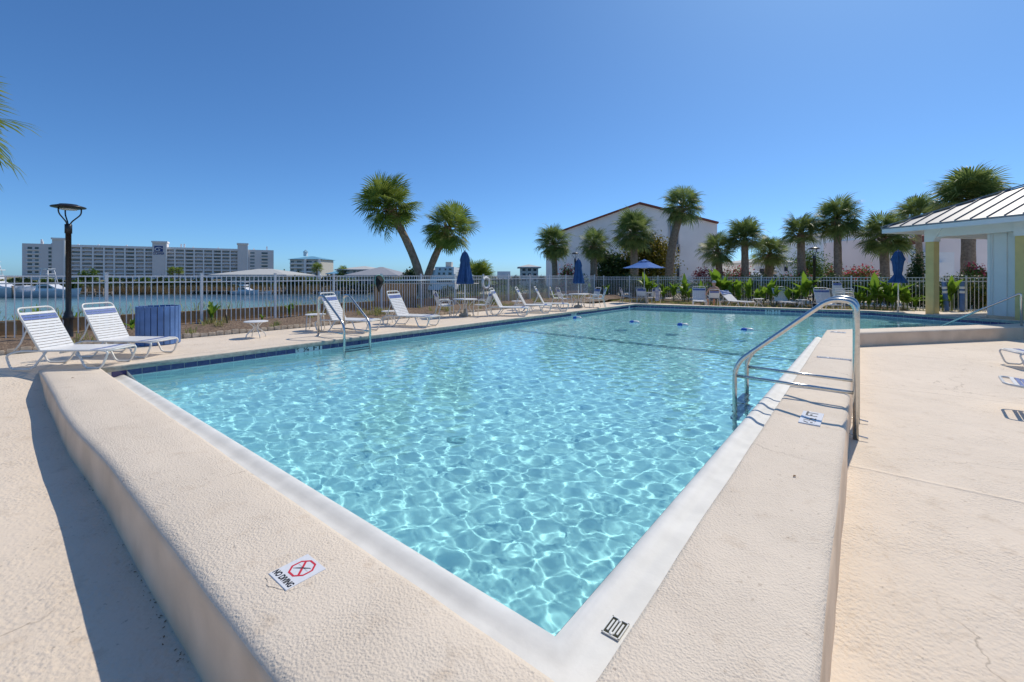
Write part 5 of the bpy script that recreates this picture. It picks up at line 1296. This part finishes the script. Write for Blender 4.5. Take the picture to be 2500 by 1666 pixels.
for k in range(1, 9):
    z = ZT-1.7-FHt*k+.35
    for a, b in ((161, 373), (408, 580)):
        HBox('balcony_slab', 'ocw', S[160] if a == 161 else S[408], S[373] if a == 161 else S[580], -1.5, .3, z-.25, z+.0)
        HBox('railing', 'oce', S[160] if a == 161 else S[408], S[373] if a == 161 else S[580], .05, .2, z, z+.75)
for c_ in cols: HBox('pillar', 'ocw', hs_(c_)-.45, hs_(c_)+.45, -1.5, .42, ZS, ZT-1.7)
wm = MB(); wm.box((0, 0, 0), (3.6, .1, 1.5)); wme = {m: wm.mesh('window', m) for m in ('glass2', 'glass', 'oce')}
bays = [(172, 198), (198, 227), (227, 254), (254, 279), (279, 305), (305, 330), (330, 353), (353, 373), (408, 427), (427, 451), (451, 474), (474, 497), (497, 520), (520, 541), (541, 562), (562, 580)]
for i, (a, b) in enumerate(bays):
    for k in range(8):
        s_ = (hs_(a)+hs_(b))/2+random.uniform(-.4, .4); c = HA+hd*s_+hn*-1.52; mt = 'glass' if (a in (227, 305, 451, 520) and random.random() < .8) else random.choice(['glass2', 'oce', 'oce'])
        put('window', wme[mt], ho, (c.x-o.x, c.y-o.y, ZT-1.7-FHt*k-1.25-o.z), (0, 0, ha))
for k in range(7):
    z = ZT-2.6-FHt*k
    for s0, s1, lo in ((66, 82, 1), (84, 98, 1), (117, 129, 0), (609, 623, 0), (637, 655, 1)):
        HBox('window', 'glass' if lo and k % 2 == 0 or s0 in (117,) else 'glass2', hs_(s0)+.5, hs_(s1)-.5, .82, .9, z-1.3, z+.2)
        if lo: HBox('balcony', 'ocw', hs_(s0), hs_(s1), .8, 1.7, z-1.9, z-1.35)
for (px, hgt) in ((94, 3.4), (96, 2), (120, 1), (185, .8), (235, .9), (305, 1), (440, 3.0), (448, 3.2), (470, 1), (532, 1), (620, 1), (652, 3)):
    HBox('roof_unit', 'ocw', hs_(px)-.5, hs_(px)+.5, -6, -5, ZT-.2, ZT+hgt)
s0, s1 = hs_(378), hs_(399); Ys = (HA+hd*s0).y
sg = HBox('sign_panel', 'signb', s0, s1, 2.22, 2.34, zof(615, Ys), zof(601, Ys))
cz = zof(608.6, Ys); cs = (s0+s1)/2; sw = []
for k in range(48):
    a = R(18+9.6*k); rr = 2.55*(1-.86*k/47)
    sw.append((cs-.25+math.cos(a)*rr*1.05+(.9 if k < 1 else 0), cz-.35+math.sin(a)*rr*.72))
m_ = MB(); m_.tube([(HA+hd*s_+hn*2.42).to_3d()+Vector((0, 0, z))-o for s_, z in sw], [.16+.22*min(1, k_/8)*(1-.35*k_/47) for k_ in range(48)], 6); m_.build('wave_emblem', 'signw', sg)
tx = text_mesh('OCEANIA', 3.0, 'signb', xs=.52, extrude=.03, bold=.05); c = HA+hd*cs+hn*2.3; put('lettering', tx, ho, (c.x-o.x, c.y-o.y, zof(619.5, Ys)-o.z), (R(90), 0, ha))

# far trees
def far_tree(label, px, ytop, Y, wpx, seed, mat='fartree', group=None, leaf=.55, n=900, zb=-1.5):
    return shrub_px(label, px, ytop, Y, wpx, mat, seed, n=n, leaf=leaf, zb=zb, name='shore_tree', cat='tree', nblob=10, group=group, stems=1)
GL = 'dark green tree in the row lining the far shore'
rowx = list(range(28, 1260, 27)); kk = 0
for px in rowx:
    if 545 < px < 680 or 845 < px < 950: hgt = random.uniform(688, 696)
    else: hgt = random.uniform(668, 684)
    if px < 130: hgt = random.uniform(672, 690)
    far_tree(GL, px+random.uniform(-6, 6), hgt, random.uniform(105, 111) if not 845 < px < 950 else 104, random.uniform(38, 60), 300+kk, group='trees lining the far shore', mat='fartree' if kk % 3 else 'bushg'); kk += 1
far_tree('flat topped pine standing above the far shore trees before the hotel', 215, 648, 125, 46, 400, mat='bushg', n=1300)
far_tree('tree before the left corner of the blue roofed tower', 727, 660, 130, 34, 401); far_tree('tree left of the blue roofed tower', 690, 658, 132, 26, 402)
far_tree('dark tree at the right end of the hotel', 676, 660, 160, 20, 403); far_tree('tree left of the cream two storey house', 1257, 655, 100, 34, 404); far_tree('tree right of the cream two storey house', 1326, 662, 98, 24, 405)
for i, (px, py) in enumerate([(421, 664), (437, 663), (774, 658), (838, 666)]):
    Y = 118; palm(['small far palm left of its twin before the hotel', 'small far palm right of its twin before the hotel', 'far palm before the blue roofed tower', 'far palm beside the pale roofed house'][i], ray(px, Y, ZS), ray(px, Y, zof(py, Y)), 1.5 if i < 2 else 2.1, nf=24, seed=40+i, tr=.18, lo=-30, boots=False, group='small palms on the far shore')
# scrub strip along the waterline
bl = [(x, 103.5+5*mnoise.noise(Vector((x*.03, 0, 0)))+max(0, x+20)*.5, -1.3, 3.2, 1.6, random.uniform(.7, 1.5)) for x in np.linspace(-130, 12, 75)]
v, f = leaf_cloud(bl, 9000, .5, 9); tag(put('shore_scrub', np_mesh('shore_scrub', v, f, 'fartree')), 'tangled green scrub along the far waterline', 'scrub', kind='stuff')

pts = [Vector((x, 101.6+5*mnoise.noise(Vector((x*.03, 0, 0)))+random.uniform(-.8, 2.2), -2.4)) for x in np.random.default_rng(8).uniform(-98, -42, 900)]
rgd = np.random.default_rng(11); V_ = []; F_ = []
for p in pts:
    for k in range(7):
        h = rgd.uniform(1.0, 2.3); dx, dy = rgd.normal(size=2)*.35; b = (p.x+rgd.normal()*.25, p.y+rgd.normal()*.2, p.z); i0 = len(V_)
        V_ += [(b[0]-.05, b[1], b[2]), (b[0]+.05, b[1], b[2]), (b[0]+dx, b[1]+dy, b[2]+h)]; F_.append((i0, i0+1, i0+2))
MAT['reed'] = leaf_mat('dry_reed', (.20, .13, .06), (.42, .30, .15), vs=.5, transl=.3)
tag(put('reeds', np_mesh('reeds', V_, F_, 'reed')), 'tan dry reeds along the far bank below the hotel', 'reeds', kind='stuff')

# boats and docks
def boat(label, px, py, Y, L, hull='hullw', rz=0, cabin=True, tower=False, seed=0, fly=False, name='motor_boat'):
    t = thing(name, label, 'boat', ray(px, Y, -2.5), rz, 'boats moored across the bay'); hl = L*.115; bw_ = L*.15; vs = []; n_ = 9
    for i in range(n_):
        s_ = i/(n_-1); x = -L/2+L*s_; wd = bw_*(1-max(0, (s_-.45)/.55)**2.2); sh = hl*(1+.55*s_*s_)
        vs += [(x+ (0 if s_ < .95 else L*.03), -wd, sh), (x-.05*L*s_*s_*.6, -wd*.82, .05), (x-.06*L*s_*s_*.6, 0, -.35), (x-.05*L*s_*s_*.6, wd*.82, .05), (x+(0 if s_ < .95 else L*.03), wd, sh)]
    fs = [(i*5+k, (i+1)*5+k, (i+1)*5+k+1, i*5+k+1) for i in range(n_-1) for k in range(4)]+[(0, 1, 2, 3, 4)]
    m_ = MB(); m_.add(vs, fs, 0, True); m_.build('hull', hull, t)
    m_ = MB(); m_.add([vs[i*5] for i in range(n_)]+[vs[i*5+4] for i in range(n_)], [(i, i+1, n_+i+1, n_+i) for i in range(n_-1)]); m_.build('deck', 'hullw', t)
    if cabin:
        pr = [(-L*.22, hl), (-L*.20, hl+L*.13), (L*.02, hl+L*.135), (L*.16, hl+L*.06), (L*.34, hl*1.25)]
        m_ = MB(); n2_ = len(pr); m_.add([(x, s_*bw_*.72, z) for s_ in (-1, 1) for x, z in pr], [tuple(range(n2_)), tuple(range(2*n2_-1, n2_-1, -1))]+[(i, i+1, n2_+i+1, n2_+i) for i in range(n2_-1)]); cb = m_.build('cabin', 'hullw', t)
        for s_ in (-1, 1):
            m_ = MB(); m_.add([(-L*.16, s_*bw_*.735, hl+L*.06), (L*.10, s_*bw_*.735, hl+L*.06), (L*.02, s_*bw_*.735, hl+L*.115), (-L*.15, s_*bw_*.735, hl+L*.11)], [(0, 1, 2, 3)]); m_.build('cabin_window', 'glass', cb, rec=False)
    if fly:
        m_ = MB(); m_.box((-L*.08, 0, hl+L*.20), (L*.2, bw_*1.3, L*.06)); m_.build('flybridge', 'hullw', t)
        m_ = MB(); m_.box((-L*.08, 0, hl+L*.31), (L*.22, bw_*1.4, L*.015)); m_.build('hardtop', 'hullw', t)
    if tower:
        zt = hl+L*.13; m_ = MB()
        for sx in (-1, 1):
            for sy in (-1, 1): m_.tube([(-L*.08+sx*L*.10, sy*bw_*.7, zt), (-L*.08+sx*L*.05, sy*bw_*.45, zt+L*.30)], .06, 5)
        for h_ in (.12, .21, .30):
            q_ = 1-h_*.9; m_.tube([(-L*.08-L*.09*q_, -bw_*.6*q_, zt+L*h_), (-L*.08+L*.09*q_, -bw_*.6*q_, zt+L*h_), (-L*.08+L*.09*q_, bw_*.6*q_, zt+L*h_), (-L*.08-L*.09*q_, bw_*.6*q_, zt+L*h_), (-L*.08-L*.09*q_, -bw_*.6*q_, zt+L*h_)], .05, 5)
        m_.build('tuna_tower', 'hullw', t); m_ = MB(); m_.box((-L*.08, 0, zt+L*.31), (L*.14, bw_*1.1, .08)); m_.build('tower_top', 'hullw', t)
    return t
boat('large white yacht with flybridge moored at the far left dock', -8, 726, 86, 12.5, fly=True, rz=.15, tower=True)
boat('white cruiser with navy hull beside the far left dock', 62, 726, 88, 9.0, 'hulln', rz=.3)
boat('white sport fishing boat with tall tower at the far left dock', 128, 725, 87, 10.0, tower=True, rz=.1)
boat('white centre console boat with t top on the far dock below the pavilion house', 600, 717, 98, 6.5, rz=-.2, tower=False, fly=True)
boat('small white skiff beside the boat with t top', 640, 717, 100, 4.5, rz=-.1, cabin=False)
boat('small white boat moored below the grey hip roofed house', 805, 717, 100, 4.5, rz=.1, cabin=False)
boat('white boat on a lift behind the low bushy palm', 1215, 708, 46, 5.0, rz=.2, cabin=True)
boat('white boat behind the trunks of the leaning palms', 1075, 712, 52, 4.5, rz=-.2)
def dock(label, px0, px1, Y, npile):
    t = thing('dock', label, 'dock', ray(px0, Y, -2.5)); o = t.location.copy(); a, b = ray(px0, Y)-o, ray(px1, Y)-o
    m_ = MB(); m_.bar((a.x, a.y, .7), (b.x, b.y, .7), 2.0, .18); m_.build('deck', 'wood', t)
    for k in range(npile):
        p = a+(b-a)*k/(npile-1)
        for dy in (-1, 1): m_ = MB(); m_.tube([(p.x, p.y+dy, -.6), (p.x, p.y+dy, 1.5 if k % 2 else .9)], .14, 6); m_.build('piling', 'wood', t)
dock('weathered wooden dock beside the moored yachts at the far left', 138, 262, 92, 7)
dock('wooden dock below the twin pavilion house across the bay', 478, 690, 101, 12)
dock('short wooden dock below the pale roofed house across the bay', 770, 900, 102, 7)
t = thing('mooring_pile', 'single dark mooring pile beside the navy hulled cruiser', 'pile', ray(31, 84, -2.6)); m_ = MB(); m_.tube([(0, 0, 0), (0, 0, 2.4)], .16, 8); m_.build('post', 'wood', t)

# parked dark car and white parasol behind the fence
t = thing('parked_car', 'dark blue parked car glimpsed behind the far fence below the globe lamp', 'car', ray(1893, 30.2, .12), R(-40))
pr = [(-1.9, .25), (-1.92, .75), (-1.55, .90), (-1.1, 1.38), (.35, 1.40), (.95, .95), (1.85, .82), (1.95, .3)]; n2_ = len(pr)
m_ = MB(); m_.add([(x, s_*.8*(1 if z < 1 else .82), z) for s_ in (-1, 1) for x, z in pr], [tuple(range(n2_)), tuple(range(2*n2_-1, n2_-1, -1))]+[(i, (i+1) % n2_, n2_+(i+1) % n2_, n2_+i) for i in range(n2_)]); m_.build('body', 'hulln', t, bevel=.03)
for s_ in (-1, 1):
    m_ = MB(); m_.add([(-1.2, s_*.80, .98), (.8, s_*.80, .98), (.3, s_*.69, 1.32), (-1.0, s_*.69, 1.32)], [(0, 1, 2, 3)]); m_.build('side_window', 'glass', t, rec=False)
    for x in (-1.25, 1.25): m_ = MB(); m_.tube([(x, s_*.62, .30), (x, s_*.82, .30)], .30, 16); m_.build('wheel', 'candk', t)
t = thing('white_parasol', 'small white parasol peak behind the straight palm', 'umbrella', ray(1846, 40, .1)); m_ = MB(); zt = zof(659, 40); m_.lathe([(1.0, zt-.85), (.35, zt-.4), (0, zt-.1)], 8, sm=False); m_.build('canopy', 'hullw', t); m_ = MB(); m_.tube([(0, 0, 0), (0, 0, zt-.2)], .03, 6); m_.build('pole', 'white', t)

# ------------------------------------------------------------------ seated person, back to the pool
pc = ray(1741, 21.5, ZD); c_ = dup(ch0, 'white strap armchair in which a person in a cap sits', pc, R(78))
verts_ = []; edges_ = []; rad_ = []
def jn(p, r_, parent=None):
    verts_.append(p); rad_.append(r_)
    if parent is not None: edges_.append((parent, len(verts_)-1))
    return len(verts_)-1
pel = jn((-.06, 0, .47), (.14, .11)); ab = jn((-.10, 0, .62), (.135, .10), pel); chs = jn((-.15, 0, .80), (.155, .105), ab); up_ = jn((-.17, 0, .92), (.12, .08), chs)
nk = jn((-.165, 0, .99), (.05, .05), up_); hd0 = jn((-.15, 0, 1.07), (.075, .085), nk); hd1 = jn((-.15, 0, 1.16), (.078, .09), hd0); hd2 = jn((-.15, 0, 1.22), (.05, .06), hd1)
ns = jn((-.055, 0, 1.10), (.014, .014), hd0)
for s_ in (-1, 1):
    jn((-.15, s_*.088, 1.11), (.014, .02), hd1)
    sh_ = jn((-.17, s_*.175, .90), (.062, .06), up_); elb = jn((-.02, s_*.30, .66), (.045, .045), sh_); wr_ = jn((.18, s_*.27, .585), (.032, .03), elb); pm_ = jn((.23, s_*.265, .575), (.036, .02), wr_)
    for k in range(4): f1 = jn((.27, s_*(.265+.018*(k-1.5)), .572), (.009, .009), pm_); jn((.305-.006*abs(k-1.4), s_*(.265+.02*(k-1.5)), .555), (.008, .008), f1)
    th_ = jn((.24, s_*.225, .572), (.010, .010), wr_); jn((.265, s_*.215, .565), (.008, .008), th_)
    hp_ = jn((-.04, s_*.10, .45), (.095, .09), pel); kn = jn((.38, s_*.14, .47), (.062, .06), hp_); cf = jn((.43, s_*.14, .28), (.052, .055), kn); an_ = jn((.46, s_*.14, .075), (.035, .04), cf); jn((.58, s_*.15, .03), (.035, .025), an_)
me_ = bpy.data.meshes.new('body'); me_.from_pydata(verts_, edges_, []); ob = bpy.data.objects.new('tmp', me_); col.objects.link(ob)
sk = ob.modifiers.new('s', 'SKIN'); ss = ob.modifiers.new('d', 'SUBSURF'); ss.levels = ss.render_levels = 2
for i, sv in enumerate(ob.data.skin_vertices[0].data): sv.radius = rad_[i]; sv.use_root = (i == 0)
bpy.context.view_layer.update()
bme_ = bpy.data.meshes.new_from_object(ob.evaluated_get(bpy.context.evaluated_depsgraph_get())); bpy.data.objects.remove(ob)
bme_.materials.clear(); bme_.materials.append(MAT['skin']); bme_.polygons.foreach_set('use_smooth', [True]*len(bme_.polygons))
pr_ = thing('person', 'person in a pale cap and dark shorts sitting in a chair facing away', 'person', pc, R(78)); put('body', bme_, pr_)
m_ = MB(); m_.lathe([(.098, 1.155), (.100, 1.19), (.085, 1.235), (.04, 1.262), (0, 1.268)], 18, (-.15, 0, 0)); m_.add([(-.07, -.07, 1.165), (.03, -.05, 1.15), (.05, 0, 1.148), (.03, .05, 1.15), (-.07, .07, 1.165), (-.07, 0, 1.172)], [(0, 1, 5), (1, 2, 5), (2, 3, 5), (3, 4, 5)]); m_.build('cap', 'cap', pr_)
m_ = MB(); 
for s_ in (-1, 1): m_.tube([(-.12, s_*.085, .47), (.05, s_*.11, .468), (.24, s_*.13, .468)], [.125, .115, .098], 14)
m_.build('shorts', 'shorts', pr_)
